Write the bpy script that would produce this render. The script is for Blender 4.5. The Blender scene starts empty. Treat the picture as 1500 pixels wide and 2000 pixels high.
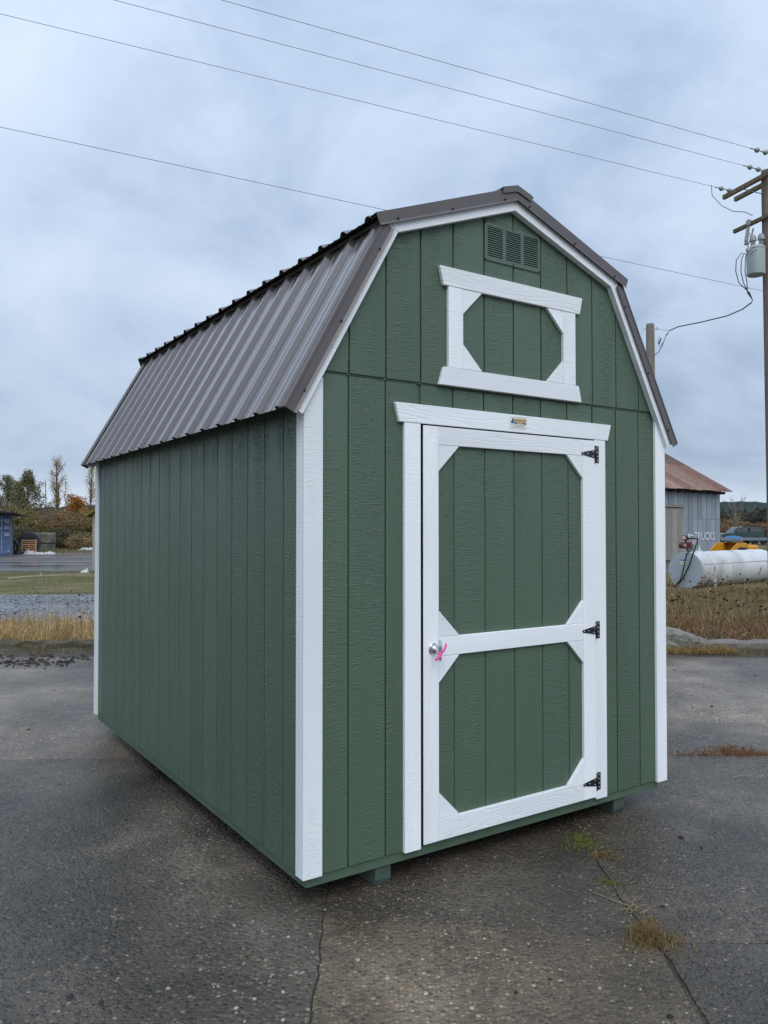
import bpy, bmesh, math, random
import numpy as np
from mathutils import Vector, Matrix

R = math.radians
random.seed(7)
rng = np.random.default_rng(11)
scene = bpy.context.scene
COL = scene.collection

# ------------------------------------------------------------------ camera
CAM_H = 1.668
PITCH = R(1.2314)
F_PX = 1524.0          # focal length for a 1500 x 2000 frame
cd = bpy.data.cameras.new('camera')
cam = bpy.data.objects.new('camera', cd)
COL.objects.link(cam)
cam.location = (0, 0, CAM_H)
cam.rotation_euler = (R(90) + PITCH, 0, 0)
cam.rotation_mode = 'XYZ'
cd.sensor_fit = 'VERTICAL'
cd.sensor_height = 24.0
cd.lens = 24.0 * F_PX / 2000.0
cd.clip_start = 0.05
cd.clip_end = 6000
scene.camera = cam

# ------------------------------------------------------------------ view / render
scene.render.engine = 'CYCLES'
scene.view_settings.view_transform = 'Standard'
scene.view_settings.look = 'None'
scene.view_settings.exposure = 0.60
scene.view_settings.gamma = 1.0
scene.view_settings.use_curve_mapping = False
scene.cycles.use_denoising = True
scene.cycles.max_bounces = 5
scene.cycles.use_adaptive_sampling = True
scene.cycles.adaptive_threshold = 0.02
scene.cycles.transparent_max_bounces = 8

# ------------------------------------------------------------------ world: overcast sky
SUN_DIR = Vector((0.16, -0.80, 0.86)).normalized()      # towards the veiled sun
world = bpy.data.worlds.new('World')
scene.world = world
world.use_nodes = True
wt = world.node_tree
wt.nodes.clear()


def N(t, kind, **kw):
    n = t.nodes.new(kind)
    for k, v in kw.items():
        setattr(n, k, v)
    return n


def build_world():
    t = wt
    L = t.links.new
    out = N(t, 'ShaderNodeOutputWorld')
    bg = N(t, 'ShaderNodeBackground')
    L(bg.outputs[0], out.inputs[0])
    sky = N(t, 'ShaderNodeTexSky', sky_type='NISHITA')
    sky.sun_disc = False
    sky.sun_elevation = math.asin(SUN_DIR.z)
    sky.sun_rotation = math.atan2(SUN_DIR.x, SUN_DIR.y)
    tc = N(t, 'ShaderNodeTexCoord')
    sep = N(t, 'ShaderNodeSeparateXYZ')
    L(tc.outputs['Generated'], sep.inputs[0])
    # project the direction on a cloud ceiling
    ab = N(t, 'ShaderNodeMath', operation='ABSOLUTE'); L(sep.outputs[2], ab.inputs[0])
    ad = N(t, 'ShaderNodeMath', operation='ADD'); L(ab.outputs[0], ad.inputs[0]); ad.inputs[1].default_value = 0.42
    dx = N(t, 'ShaderNodeMath', operation='DIVIDE'); L(sep.outputs[0], dx.inputs[0]); L(ad.outputs[0], dx.inputs[1])
    dy = N(t, 'ShaderNodeMath', operation='DIVIDE'); L(sep.outputs[1], dy.inputs[0]); L(ad.outputs[0], dy.inputs[1])
    cb = N(t, 'ShaderNodeCombineXYZ'); L(dx.outputs[0], cb.inputs[0]); L(dy.outputs[0], cb.inputs[1])
    n1 = N(t, 'ShaderNodeTexNoise'); n1.inputs['Scale'].default_value = 2.9
    n1.inputs['Detail'].default_value = 6; n1.inputs['Roughness'].default_value = 0.56
    n1.inputs['Distortion'].default_value = 0.35
    L(cb.outputs[0], n1.inputs['Vector'])
    ramp = N(t, 'ShaderNodeValToRGB')
    e = ramp.color_ramp.elements
    e[0].position = 0.36; e[0].color = (0.215, 0.285, 0.395, 1)
    e[1].position = 0.64; e[1].color = (0.432, 0.500, 0.600, 1)
    m = e.new(0.5); m.color = (0.342, 0.418, 0.530, 1)
    n2 = N(t, 'ShaderNodeTexNoise'); n2.inputs['Scale'].default_value = 0.95
    n2.inputs['Detail'].default_value = 3; n2.inputs['Distortion'].default_value = 0.6
    of = N(t, 'ShaderNodeVectorMath', operation='ADD'); of.inputs[1].default_value = (5.4, 2.3, 0)
    L(cb.outputs[0], of.inputs[0]); L(of.outputs[0], n2.inputs['Vector'])
    av = N(t, 'ShaderNodeMath', operation='ADD'); L(n1.outputs['Fac'], av.inputs[0]); L(n2.outputs['Fac'], av.inputs[1])
    hf = N(t, 'ShaderNodeMath', operation='MULTIPLY'); L(av.outputs[0], hf.inputs[0]); hf.inputs[1].default_value = 0.5
    L(hf.outputs[0], ramp.inputs[0])
    # overcast brightening towards the zenith (standard overcast sky: horizon a third of the zenith)
    ov = N(t, 'ShaderNodeMapRange'); ov.inputs['From Min'].default_value = 0.0; ov.inputs['From Max'].default_value = 1.0
    ov.inputs['To Min'].default_value = 0.86; ov.inputs['To Max'].default_value = 1.55
    L(sep.outputs[2], ov.inputs['Value'])
    mul = N(t, 'ShaderNodeVectorMath', operation='SCALE'); L(ramp.outputs[0], mul.inputs[0]); L(ov.outputs[0], mul.inputs['Scale'])
    # thin pale gap under the cloud deck along the horizon
    hz = N(t, 'ShaderNodeMapRange'); hz.inputs['From Min'].default_value = 0.0; hz.inputs['From Max'].default_value = 0.075
    hz.inputs['To Min'].default_value = 0.75; hz.inputs['To Max'].default_value = 0.0
    L(ab.outputs[0], hz.inputs['Value'])
    mx = N(t, 'ShaderNodeMix', data_type='RGBA'); mx.inputs['B'].default_value = (0.56, 0.63, 0.71, 1)
    L(hz.outputs[0], mx.inputs['Factor']); L(mul.outputs[0], mx.inputs['A'])
    # a little of the clear sky above shows through the deck
    sk = N(t, 'ShaderNodeVectorMath', operation='SCALE'); L(sky.outputs[0], sk.inputs[0]); sk.inputs['Scale'].default_value = 0.05
    mx2 = N(t, 'ShaderNodeMix', data_type='RGBA'); mx2.inputs['Factor'].default_value = 0.06
    L(mx.outputs['Result'], mx2.inputs['A']); L(sk.outputs[0], mx2.inputs['B'])
    L(mx2.outputs['Result'], bg.inputs['Color'])
    bg.inputs['Strength'].default_value = 1.04


build_world()

sd = bpy.data.lights.new('sun', 'SUN')
sd.energy = 1.15
sd.angle = R(50)
sd.color = (1.0, 0.99, 0.965)
sun = bpy.data.objects.new('sun', sd)
COL.objects.link(sun)
sun.rotation_euler = SUN_DIR.to_track_quat('Z', 'Y').to_euler()
sun.location = (0, -10, 20)


# ------------------------------------------------------------------ helpers
def P(px, py, d):
    """point seen at pixel (px, py) of the 1500 x 2000 frame, d metres ahead"""
    a = (px - 750) / F_PX
    b = -(py - 1000) / F_PX
    ry = math.cos(PITCH) - b * math.sin(PITCH)
    rz = math.sin(PITCH) + b * math.cos(PITCH)
    return Vector((a * d / ry, d, CAM_H + rz * d / ry))


def tag(o, label=None, cat=None, group=None, kind=None):
    if label: o['label'] = label
    if cat: o['category'] = cat
    if group: o['group'] = group
    if kind: o['kind'] = kind
    return o


def empty(name, loc, rz=0.0):
    o = bpy.data.objects.new(name, None)
    COL.objects.link(o)
    o.location = loc
    o.rotation_euler = (0, 0, rz)
    o.empty_display_size = 0.2
    return o


def link(name, me, parent=None, mat=None):
    o = bpy.data.objects.new(name, me)
    COL.objects.link(o)
    if parent is not None: o.parent = parent
    if mat is not None:
        for m in (mat if isinstance(mat, (list, tuple)) else [mat]):
            me.materials.append(m)
    return o


def pd(name, verts, faces, mat=None, parent=None, smooth=False, mi=None, cols=None):
    me = bpy.data.meshes.new(name)
    me.from_pydata([tuple(v) for v in verts], [], faces)
    if mi is not None: me.polygons.foreach_set('material_index', mi)
    if smooth: me.polygons.foreach_set('use_smooth', [True] * len(me.polygons))
    if cols is not None:
        at = me.color_attributes.new('Col', 'FLOAT_COLOR', 'POINT')
        at.data.foreach_set('color', np.asarray(cols, dtype=np.float32).ravel())
    me.update()
    return link(name, me, parent, mat)


class MB:
    """collects shapes; build() makes one mesh"""
    def __init__(s):
        s.v = []; s.f = []; s.m = []; s.sm = []

    def add(s, verts, faces, m=0, smooth=False):
        o = len(s.v)
        s.v += [tuple(v) for v in verts]
        s.f += [tuple(i + o for i in f) for f in faces]
        s.m += [m] * len(faces)
        s.sm += [smooth] * len(faces)
        return s

    def box(s, x0, x1, y0, y1, z0, z1, m=0):
        v = [(x, y, z) for x in (x0, x1) for y in (y0, y1) for z in (z0, z1)]
        f = [(0, 1, 3, 2), (4, 6, 7, 5), (0, 4, 5, 1), (2, 3, 7, 6), (0, 2, 6, 4), (1, 5, 7, 3)]
        return s.add(v, f, m)

    def obox(s, c, ax, ay, az, m=0):
        """oriented box: centre, three half-extent vectors"""
        c = Vector(c); ax = Vector(ax); ay = Vector(ay); az = Vector(az)
        v = [c + ax * i + ay * j + az * k for i in (-1, 1) for j in (-1, 1) for k in (-1, 1)]
        f = [(0, 1, 3, 2), (4, 6, 7, 5), (0, 4, 5, 1), (2, 3, 7, 6), (0, 2, 6, 4), (1, 5, 7, 3)]
        return s.add(v, f, m)

    def prism(s, poly, a0, a1, axis='y', m=0):
        """extrude a polygon; axis 'y': poly in (x,z); 'x': poly in (y,z); 'z': poly in (x,y)"""
        n = len(poly)
        mk = {'y': lambda p, a: (p[0], a, p[1]), 'x': lambda p, a: (a, p[0], p[1]), 'z': lambda p, a: (p[0], p[1], a)}[axis]
        v = [mk(p, a0) for p in poly] + [mk(p, a1) for p in poly]
        f = [tuple(range(n)), tuple(range(2 * n - 1, n - 1, -1))]
        f += [(i, i + n, (i + 1) % n + n, (i + 1) % n) for i in range(n)]
        return s.add(v, f, m)

    def tube(s, pts, r, seg=8, m=0, cap=True):
        pts = [Vector(p) for p in pts]
        n = len(pts)
        rs = r if isinstance(r, (list, tuple)) else [r] * n
        ref = Vector((0, 0, 1))
        d0 = (pts[-1] - pts[0]).normalized() if (pts[-1] - pts[0]).length > 1e-6 else Vector((1, 0, 0))
        if abs(d0.z) > 0.9: ref = Vector((1, 0, 0))
        V = []
        for i, p in enumerate(pts):
            d = (pts[min(i + 1, n - 1)] - pts[max(i - 1, 0)])
            d = d.normalized() if d.length > 1e-9 else d0
            a = d.cross(ref)
            if a.length < 1e-4: a = d.cross(Vector((0.3, 0.9, 0.2)))
            a.normalize(); b = d.cross(a)
            for k in range(seg):
                t = 2 * math.pi * k / seg
                V.append(p + (a * math.cos(t) + b * math.sin(t)) * rs[i])
        F = []
        for i in range(n - 1):
            for k in range(seg):
                k2 = (k + 1) % seg
                F.append((i * seg + k, i * seg + k2, (i + 1) * seg + k2, (i + 1) * seg + k))
        if cap:
            F.append(tuple(range(seg - 1, -1, -1)))
            F.append(tuple((n - 1) * seg + k for k in range(seg)))
        return s.add(V, F, m, True)

    def lathe(s, prof, c=(0, 0, 0), seg=24, m=0, axis=None):
        """profile [(r,h)] around an axis through c (default z)"""
        c = Vector(c); ax = Vector(axis or (0, 0, 1)).normalized()
        a = ax.cross(Vector((0, 0, 1)) if abs(ax.z) < 0.9 else Vector((1, 0, 0))).normalized(); b = ax.cross(a)
        V = []; F = []
        for r, h in prof:
            for k in range(seg):
                t = 2 * math.pi * k / seg
                V.append(c + ax * h + (a * math.cos(t) + b * math.sin(t)) * r)
        for i in range(len(prof) - 1):
            for k in range(seg):
                k2 = (k + 1) % seg
                F.append((i * seg + k, i * seg + k2, (i + 1) * seg + k2, (i + 1) * seg + k))
        F.append(tuple(range(seg - 1, -1, -1)))
        F.append(tuple((len(prof) - 1) * seg + k for k in range(seg)))
        return s.add(V, F, m, True)

    def build(s, name, mat=None, parent=None, bevel=0.0, auto=True):
        me = bpy.data.meshes.new(name)
        me.from_pydata(s.v, [], s.f)
        me.polygons.foreach_set('material_index', s.m)
        me.polygons.foreach_set('use_smooth', s.sm)
        bm = bmesh.new(); bm.from_mesh(me)
        bmesh.ops.recalc_face_normals(bm, faces=bm.faces)
        if bevel > 0:
            es = [e for e in bm.edges if len(e.link_faces) == 2 and e.calc_face_angle(0) > 0.5]
            bmesh.ops.bevel(bm, geom=es, offset=bevel, segments=1, affect='EDGES', clamp_overlap=True)
        if auto:
            for e in bm.edges:
                if len(e.link_faces) == 2 and e.calc_face_angle(0) > 0.6: e.smooth = False
        bm.to_mesh(me); bm.free()
        return link(name, me, parent, mat)


def text_mesh(name, body, size, mat, parent=None, mtx=None, extrude=0.0, shear=0.0, spacing=1.0, bold=0.0, align='CENTER'):
    cu = bpy.data.curves.new(name, 'FONT')
    cu.body = body; cu.size = size; cu.align_x = align; cu.align_y = 'CENTER'
    cu.extrude = extrude; cu.shear = shear; cu.space_character = spacing; cu.offset = bold
    cu.resolution_u = 3
    tmp = bpy.data.objects.new(name, cu)
    COL.objects.link(tmp)
    dg = bpy.context.evaluated_depsgraph_get()
    me = bpy.data.meshes.new_from_object(tmp.evaluated_get(dg))
    bpy.data.objects.remove(tmp)
    bpy.data.curves.remove(cu)
    me.name = name
    if mtx is not None: me.transform(mtx)
    me.materials.clear()
    return link(name, me, parent, mat)


# ------------------------------------------------------------------ materials
def new_mat(name):
    m = bpy.data.materials.new(name)
    m.use_nodes = True
    t = m.node_tree
    b = t.nodes['Principled BSDF']
    return m, t, b


def plain(name, col, rough=0.6, metal=0.0, spec=0.5, var=0.0, vscale=8.0, bump=0.0, bscale=40.0, coat=0.0):
    """flat paint or metal with a little uneven tone and relief"""
    m, t, b = new_mat(name)
    L = t.links.new
    b.inputs['Base Color'].default_value = (*col, 1)
    b.inputs['Roughness'].default_value = rough
    b.inputs['Metallic'].default_value = metal
    b.inputs['Specular IOR Level'].default_value = spec
    if coat:
        b.inputs['Coat Weight'].default_value = coat; b.inputs['Coat Roughness'].default_value = 0.12
    tc = N(t, 'ShaderNodeTexCoord')
    if var:
        n = N(t, 'ShaderNodeTexNoise'); n.inputs['Scale'].default_value = vscale; n.inputs['Detail'].default_value = 5
        L(tc.outputs['Object'], n.inputs['Vector'])
        mr = N(t, 'ShaderNodeMapRange'); mr.inputs['From Min'].default_value = 0.3; mr.inputs['From Max'].default_value = 0.7
        mr.inputs['To Min'].default_value = 1 - var; mr.inputs['To Max'].default_value = 1 + var
        L(n.outputs['Fac'], mr.inputs['Value'])
        sc = N(t, 'ShaderNodeVectorMath', operation='SCALE'); sc.inputs[0].default_value = col
        L(mr.outputs[0], sc.inputs['Scale']); L(sc.outputs[0], b.inputs['Base Color'])
    if bump:
        n2 = N(t, 'ShaderNodeTexNoise'); n2.inputs['Scale'].default_value = bscale; n2.inputs['Detail'].default_value = 4
        L(tc.outputs['Object'], n2.inputs['Vector'])
        bp = N(t, 'ShaderNodeBump'); bp.inputs['Strength'].default_value = bump; bp.inputs['Distance'].default_value = 0.01
        L(n2.outputs['Fac'], bp.inputs['Height']); L(bp.outputs[0], b.inputs['Normal'])
    return m


def wood_paint(name, col, horiz=False, rough=0.42, strength=0.5, tickamt=1.0):
    """paint over pressed wood-grain board: saw ticks, fibres and cathedral grain as relief"""
    m, t, b = new_mat(name)
    L = t.links.new
    tc = N(t, 'ShaderNodeTexCoord'); oi = N(t, 'ShaderNodeObjectInfo')
    sep = N(t, 'ShaderNodeSeparateXYZ'); L(tc.outputs['Object'], sep.inputs[0])
    w = N(t, 'ShaderNodeMath', operation='ADD'); L(sep.outputs[0], w.inputs[0]); L(sep.outputs[1], w.inputs[1])
    rn = N(t, 'ShaderNodeMath', operation='MULTIPLY'); L(oi.outputs['Random'], rn.inputs[0]); rn.inputs[1].default_value = 37.0
    cb = N(t, 'ShaderNodeCombineXYZ')
    L((sep.outputs[2] if horiz else w.outputs[0]), cb.inputs[0])     # across the board
    L((w.outputs[0] if horiz else sep.outputs[2]), cb.inputs[2])     # along the board
    L(rn.outputs[0], cb.inputs[1])

    def noise(sx, sz, detail=4, dist=0.0, rough_=0.55):
        mp = N(t, 'ShaderNodeMapping'); mp.inputs['Scale'].default_value = (sx, 1, sz)
        L(cb.outputs[0], mp.inputs['Vector'])
        n = N(t, 'ShaderNodeTexNoise'); n.inputs['Scale'].default_value = 1; n.inputs['Detail'].default_value = detail
        n.inputs['Distortion'].default_value = dist; n.inputs['Roughness'].default_value = rough_
        L(mp.outputs[0], n.inputs['Vector'])
        return n.outputs['Fac']

    def mr(v, a, c, d=0.0, e=1.0):
        x = N(t, 'ShaderNodeMapRange'); x.inputs['From Min'].default_value = a; x.inputs['From Max'].default_value = c
        x.inputs['To Min'].default_value = d; x.inputs['To Max'].default_value = e
        L(v, x.inputs['Value']); return x.outputs[0]

    def op(o, a, c):
        x = N(t, 'ShaderNodeMath', operation=o)
        for i, q in enumerate((a, c)):
            if isinstance(q, (int, float)): x.inputs[i].default_value = q
            else: L(q, x.inputs[i])
        return x.outputs[0]

    tick = mr(noise(17, 150, 3, 0.4), 0.50, 0.66)
    tmask = mr(noise(9, 0.9, 2), 0.42, 0.60)
    fib = noise(170, 9, 3, 0.4)
    ring = op('SINE', op('MULTIPLY', noise(9, 0.8, 1, 0.0), 95.0), 0)
    ring = mr(ring, 0.55, 1.0)
    rmask = mr(noise(7, 0.7, 1, 0.0), 0.52, 0.60)
    drop = mr(noise(75, 60, 1), 0.70, 0.76)
    h = op('MULTIPLY', op('MULTIPLY', tick, tmask), 0.9 * tickamt)
    h = op('ADD', h, op('MULTIPLY', fib, 0.35))
    h = op('ADD', h, op('MULTIPLY', op('MULTIPLY', ring, rmask), -0.55))
    h = op('ADD', h, op('MULTIPLY', drop, 0.8))
    bp = N(t, 'ShaderNodeBump'); bp.inputs['Strength'].default_value = strength; bp.inputs['Distance'].default_value = 0.006
    L(h, bp.inputs['Height']); L(bp.outputs[0], b.inputs['Normal'])
    v = mr(noise(4, 0.6, 3), 0.3, 0.7, 0.93, 1.07)
    v = op('MULTIPLY', v, mr(oi.outputs['Random'], 0, 1, 0.94, 1.06))
    sc = N(t, 'ShaderNodeVectorMath', operation='SCALE'); sc.inputs[0].default_value = col
    L(v, sc.inputs['Scale']); L(sc.outputs[0], b.inputs['Base Color'])
    L(mr(h, 0, 1.4, rough + 0.06, rough - 0.10), b.inputs['Roughness'])
    b.inputs['Specular IOR Level'].default_value = 0.5
    return m


def raw_wood(name, col, col2, rough=0.85, sx=30.0, sz=2.0):
    m, t, b = new_mat(name)
    L = t.links.new
    tc = N(t, 'ShaderNodeTexCoord'); oi = N(t, 'ShaderNodeObjectInfo')
    mp = N(t, 'ShaderNodeMapping'); mp.inputs['Scale'].default_value = (sx, sx, sz)
    ad = N(t, 'ShaderNodeVectorMath', operation='ADD')
    L(tc.outputs['Object'], ad.inputs[0]); L(oi.outputs['Random'], ad.inputs[1])
    L(ad.outputs[0], mp.inputs['Vector'])
    n = N(t, 'ShaderNodeTexNoise'); n.inputs['Scale'].default_value = 1; n.inputs['Detail'].default_value = 6
    L(mp.outputs[0], n.inputs['Vector'])
    mx = N(t, 'ShaderNodeMix', data_type='RGBA'); mx.inputs['A'].default_value = (*col, 1); mx.inputs['B'].default_value = (*col2, 1)
    r = N(t, 'ShaderNodeMapRange'); r.inputs['From Min'].default_value = 0.3; r.inputs['From Max'].default_value = 0.7
    L(n.outputs['Fac'], r.inputs['Value']); L(r.outputs[0], mx.inputs['Factor'])
    hv = N(t, 'ShaderNodeMapRange'); hv.inputs['To Min'].default_value = 0.8; hv.inputs['To Max'].default_value = 1.2
    L(oi.outputs['Random'], hv.inputs['Value'])
    sc = N(t, 'ShaderNodeVectorMath', operation='SCALE'); L(mx.outputs['Result'], sc.inputs[0]); L(hv.outputs[0], sc.inputs['Scale'])
    L(sc.outputs[0], b.inputs['Base Color'])
    bp = N(t, 'ShaderNodeBump'); bp.inputs['Strength'].default_value = 0.5; bp.inputs['Distance'].default_value = 0.01
    L(n.outputs['Fac'], bp.inputs['Height']); L(bp.outputs[0], b.inputs['Normal'])
    b.inputs['Roughness'].default_value = rough
    return m


def veg(name, rough=0.75, trans=0.25):
    """plant matter coloured leaf by leaf"""
    m, t, b = new_mat(name)
    L = t.links.new
    a = N(t, 'ShaderNodeAttribute'); a.attribute_name = 'Col'
    L(a.outputs['Color'], b.inputs['Base Color'])
    b.inputs['Roughness'].default_value = rough
    b.inputs['Specular IOR Level'].default_value = 0.2
    tr = N(t, 'ShaderNodeBsdfTranslucent'); L(a.outputs['Color'], tr.inputs['Color'])
    mx = N(t, 'ShaderNodeMixShader'); mx.inputs[0].default_value = trans
    out = t.nodes['Material Output']
    L(b.outputs[0], mx.inputs[1]); L(tr.outputs[0], mx.inputs[2]); L(mx.outputs[0], out.inputs['Surface'])
    return m


def ground_mat(name, ca, cb_, peb=0.0, pebscale=60.0, wet=(0.35, 0.75), wscale=(0.35, 0.35), bump=0.4, cscale=0.8, spec=0.4, pebcol=None, finescale=25.0, patch=None):
    """dirt / gravel / concrete: blotchy tone, stones in the surface, wet and dry areas"""
    m, t, b = new_mat(name)
    L = t.links.new
    g = N(t, 'ShaderNodeNewGeometry'); oi = N(t, 'ShaderNodeObjectInfo')
    pos = g.outputs['Position']

    def noise(scale, detail=5, rough_=0.55, vec=None, dist=0.0):
        n = N(t, 'ShaderNodeTexNoise'); n.inputs['Scale'].default_value = scale; n.inputs['Detail'].default_value = detail
        n.inputs['Roughness'].default_value = rough_; n.inputs['Distortion'].default_value = dist
        L(vec or pos, n.inputs['Vector']); return n.outputs['Fac']

    def mr(v, a, c, d=0.0, e=1.0):
        x = N(t, 'ShaderNodeMapRange'); x.inputs['From Min'].default_value = a; x.inputs['From Max'].default_value = c
        x.inputs['To Min'].default_value = d; x.inputs['To Max'].default_value = e
        L(v, x.inputs['Value']); return x.outputs[0]

    def mix(f, a, c, bt='MIX'):
        x = N(t, 'ShaderNodeMix', data_type='RGBA'); x.blend_type = bt
        for k, q in (('Factor', f), ('A', a), ('B', c)):
            if isinstance(q, tuple): x.inputs[k].default_value = (*q, 1)
            elif isinstance(q, (int, float)): x.inputs[k].default_value = q
            else: L(q, x.inputs[k])
        return x.outputs['Result']

    def op(o, a, c):
        x = N(t, 'ShaderNodeMath', operation=o)
        for i, q in enumerate((a, c)):
            if isinstance(q, (int, float)): x.inputs[i].default_value = q
            else: L(q, x.inputs[i])
        return x.outputs[0]

    col = mix(mr(noise(cscale, 6, 0.6, dist=0.5), 0.32, 0.68), ca, cb_)
    fine = noise(finescale, 6, 0.7)
    col = mix(1.0, col, mr(fine, 0.25, 0.75, 0.55, 1.45), 'MULTIPLY')
    h = op('MULTIPLY', fine, 0.6)
    if peb:
        vo = N(t, 'ShaderNodeTexVoronoi'); vo.inputs['Scale'].default_value = pebscale; vo.inputs['Randomness'].default_value = 1
        wv = N(t, 'ShaderNodeVectorMath', operation='ADD')
        wn = N(t, 'ShaderNodeTexNoise'); wn.inputs['Scale'].default_value = pebscale * 0.6; L(pos, wn.inputs['Vector'])
        ws = N(t, 'ShaderNodeVectorMath', operation='SCALE'); ws.inputs['Scale'].default_value = 0.5 / pebscale
        L(wn.outputs['Color'], ws.inputs[0]); L(pos, wv.inputs[0]); L(ws.outputs[0], wv.inputs[1])
        L(wv.outputs[0], vo.inputs['Vector'])
        sp = N(t, 'ShaderNodeSeparateColor'); L(vo.outputs['Color'], sp.inputs[0])
        rp = N(t, 'ShaderNodeValToRGB'); rp.color_ramp.interpolation = 'LINEAR'
        e = rp.color_ramp.elements
        pc = pebcol or [(0.0, (0.025, 0.023, 0.024)), (0.3, (0.057, 0.049, 0.042)), (0.6, (0.097, 0.079, 0.060)), (0.85, (0.148, 0.123, 0.097)), (0.96, (0.205, 0.155, 0.099)), (1.0, (0.340, 0.299, 0.248))]
        e[0].position = pc[0][0]; e[0].color = (*pc[0][1], 1)
        e[1].position = pc[-1][0]; e[1].color = (*pc[-1][1], 1)
        for q, c_ in pc[1:-1]:
            x = e.new(q); x.color = (*c_, 1)
        L(sp.outputs[0], rp.inputs[0])
        inside = mr(vo.outputs['Distance'], 0.40, 0.62, 1.0, 0.0)
        show = op('MULTIPLY', inside, mr(sp.outputs[1], 0.10, 0.30))
        show = op('MULTIPLY', show, mr(noise(0.9, 4, 0.6), 0.35, 0.6, 0.5, 1.0))
        col = mix(op('MULTIPLY', show, peb), col, rp.outputs[0])
        h = op('ADD', h, op('MULTIPLY', show, 0.7))
    if patch:
        col = mix(1.0, col, mr(noise(patch[0], 4, 0.55, dist=0.8), 0.36, 0.64, patch[1], patch[2]), 'MULTIPLY')
        col = mix(1.0, col, mr(noise(patch[0] * 7, 5, 0.6, dist=0.4), 0.3, 0.7, 0.78, 1.2), 'MULTIPLY')
    mp = N(t, 'ShaderNodeMapping'); mp.inputs['Scale'].default_value = (wscale[0], wscale[1], 1); L(pos, mp.inputs['Vector'])
    wn = noise(1.0, 5, 0.6, mp.outputs[0], 0.3)
    wf = mr(wn, 0.38, 0.62)
    col = mix(1.0, col, mr(wf, 0, 1, 0.66, 1.28), 'MULTIPLY')
    col = mix(1.0, col, mr(oi.outputs['Random'], 0, 1, 0.94, 1.06), 'MULTIPLY')
    col = mix(1.0, col, oi.outputs['Color'], 'MULTIPLY')
    L(col, b.inputs['Base Color'])
    L(op('ADD', mr(wf, 0, 1, wet[0], wet[1]), mr(fine, 0.2, 0.8, -0.08, 0.08)), b.inputs['Roughness'])
    bp = N(t, 'ShaderNodeBump'); bp.inputs['Strength'].default_value = bump; bp.inputs['Distance'].default_value = 0.012
    L(h, bp.inputs['Height']); L(bp.outputs[0], b.inputs['Normal'])
    b.inputs['Specular IOR Level'].default_value = spec
    return m


M = {}
GREEN = (0.076, 0.120, 0.080)
WHITE = (0.80, 0.825, 0.85)
M['green'] = wood_paint('green_siding_paint', GREEN, False, 0.38, 0.46)
M['white_v'] = wood_paint('white_trim_paint_upright', WHITE, False, 0.40, 0.24)
M['white_h'] = wood_paint('white_trim_paint_level', WHITE, True, 0.40, 0.30, 0.35)
M['green_flat'] = plain('green_smooth_paint', GREEN, 0.5, var=0.10, vscale=10, bump=0.25, bscale=60)
M['green_vent'] = plain('green_vent_paint', (0.080, 0.124, 0.096), 0.42, var=0.05)
M['roof'] = plain('brown_grey_roof_paint', (0.112, 0.096, 0.094), 0.21, spec=0.75, var=0.07, vscale=2.5, bump=0.05, bscale=4, coat=0.45)
M['rake'] = plain('brown_grey_trim_paint', (0.105, 0.092, 0.092), 0.36, spec=0.5, var=0.06, vscale=5, bump=0.04, bscale=6)
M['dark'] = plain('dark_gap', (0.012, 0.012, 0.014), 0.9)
M['screw'] = plain('dark_screw', (0.03, 0.028, 0.03), 0.45, metal=0.3)
M['black'] = plain('black_hinge_paint', (0.012, 0.012, 0.014), 0.35, var=0.1)
M['zinc'] = plain('zinc_screw', (0.75, 0.75, 0.77), 0.3, metal=0.9)
M['chrome'] = plain('chrome', (0.72, 0.72, 0.74), 0.14, metal=1.0)
M['pink'] = plain('pink_ribbon', (0.95, 0.10, 0.42), 0.35, var=0.05)
M['deck'] = raw_wood('bare_sheathing', (0.03, 0.024, 0.018), (0.05, 0.04, 0.03), 0.85)

# ------------------------------------------------------------------ the shed
YAW = 0.587398677
SHED_ORG = Vector((-0.3457, 3.4344, 0.0))
ZB = 0.142                      # siding bottom above the pad
W, LEN = 2.433, 3.660
G = 0.2032
CX = W / 2
shed = tag(empty('storage_shed', SHED_ORG, YAW),
           'dark green gambrel-roofed wooden storage shed with white trim standing on the pad', 'shed')


def z_(z): return z + ZB


# gable lines (front view, left half, mirrored about CX)
def lo_line(x, x0, z0, s=1.778): return z0 + s * (x - x0)


def inner(x):
    xx = x if x <= CX else 2 * CX - x
    return min(2.029 + 1.778 * (xx + 0.038), 3.20 - 0.3664 * (CX - xx))


def board_poly(xa, xb, zlo, top):
    """strip between xa and xb from zlo up to the function top, knees kept"""
    xs = sorted({xa, xb} | {k for k in (0.466, CX, 2 * CX - 0.466) if xa < k < xb})
    # left/right foot where top falls below zlo
    pts = [(x, top(x)) for x in xs]
    if all(z <= zlo for _, z in pts): return None
    out = []
    N_ = 24
    fine = sorted(set([xa + (xb - xa) * i / N_ for i in range(N_ + 1)] + xs))
    ok = [x for x in fine if top(x) > zlo + 0.004]
    if len(ok) < 2: return None
    a, b = ok[0], ok[-1]
    keep = [a] + [x for x in xs if a < x < b] + [b]
    return [(a, zlo), (b, zlo)] + [(x, top(x)) for x in reversed(keep)]


GW = 0.0042                      # half groove

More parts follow.
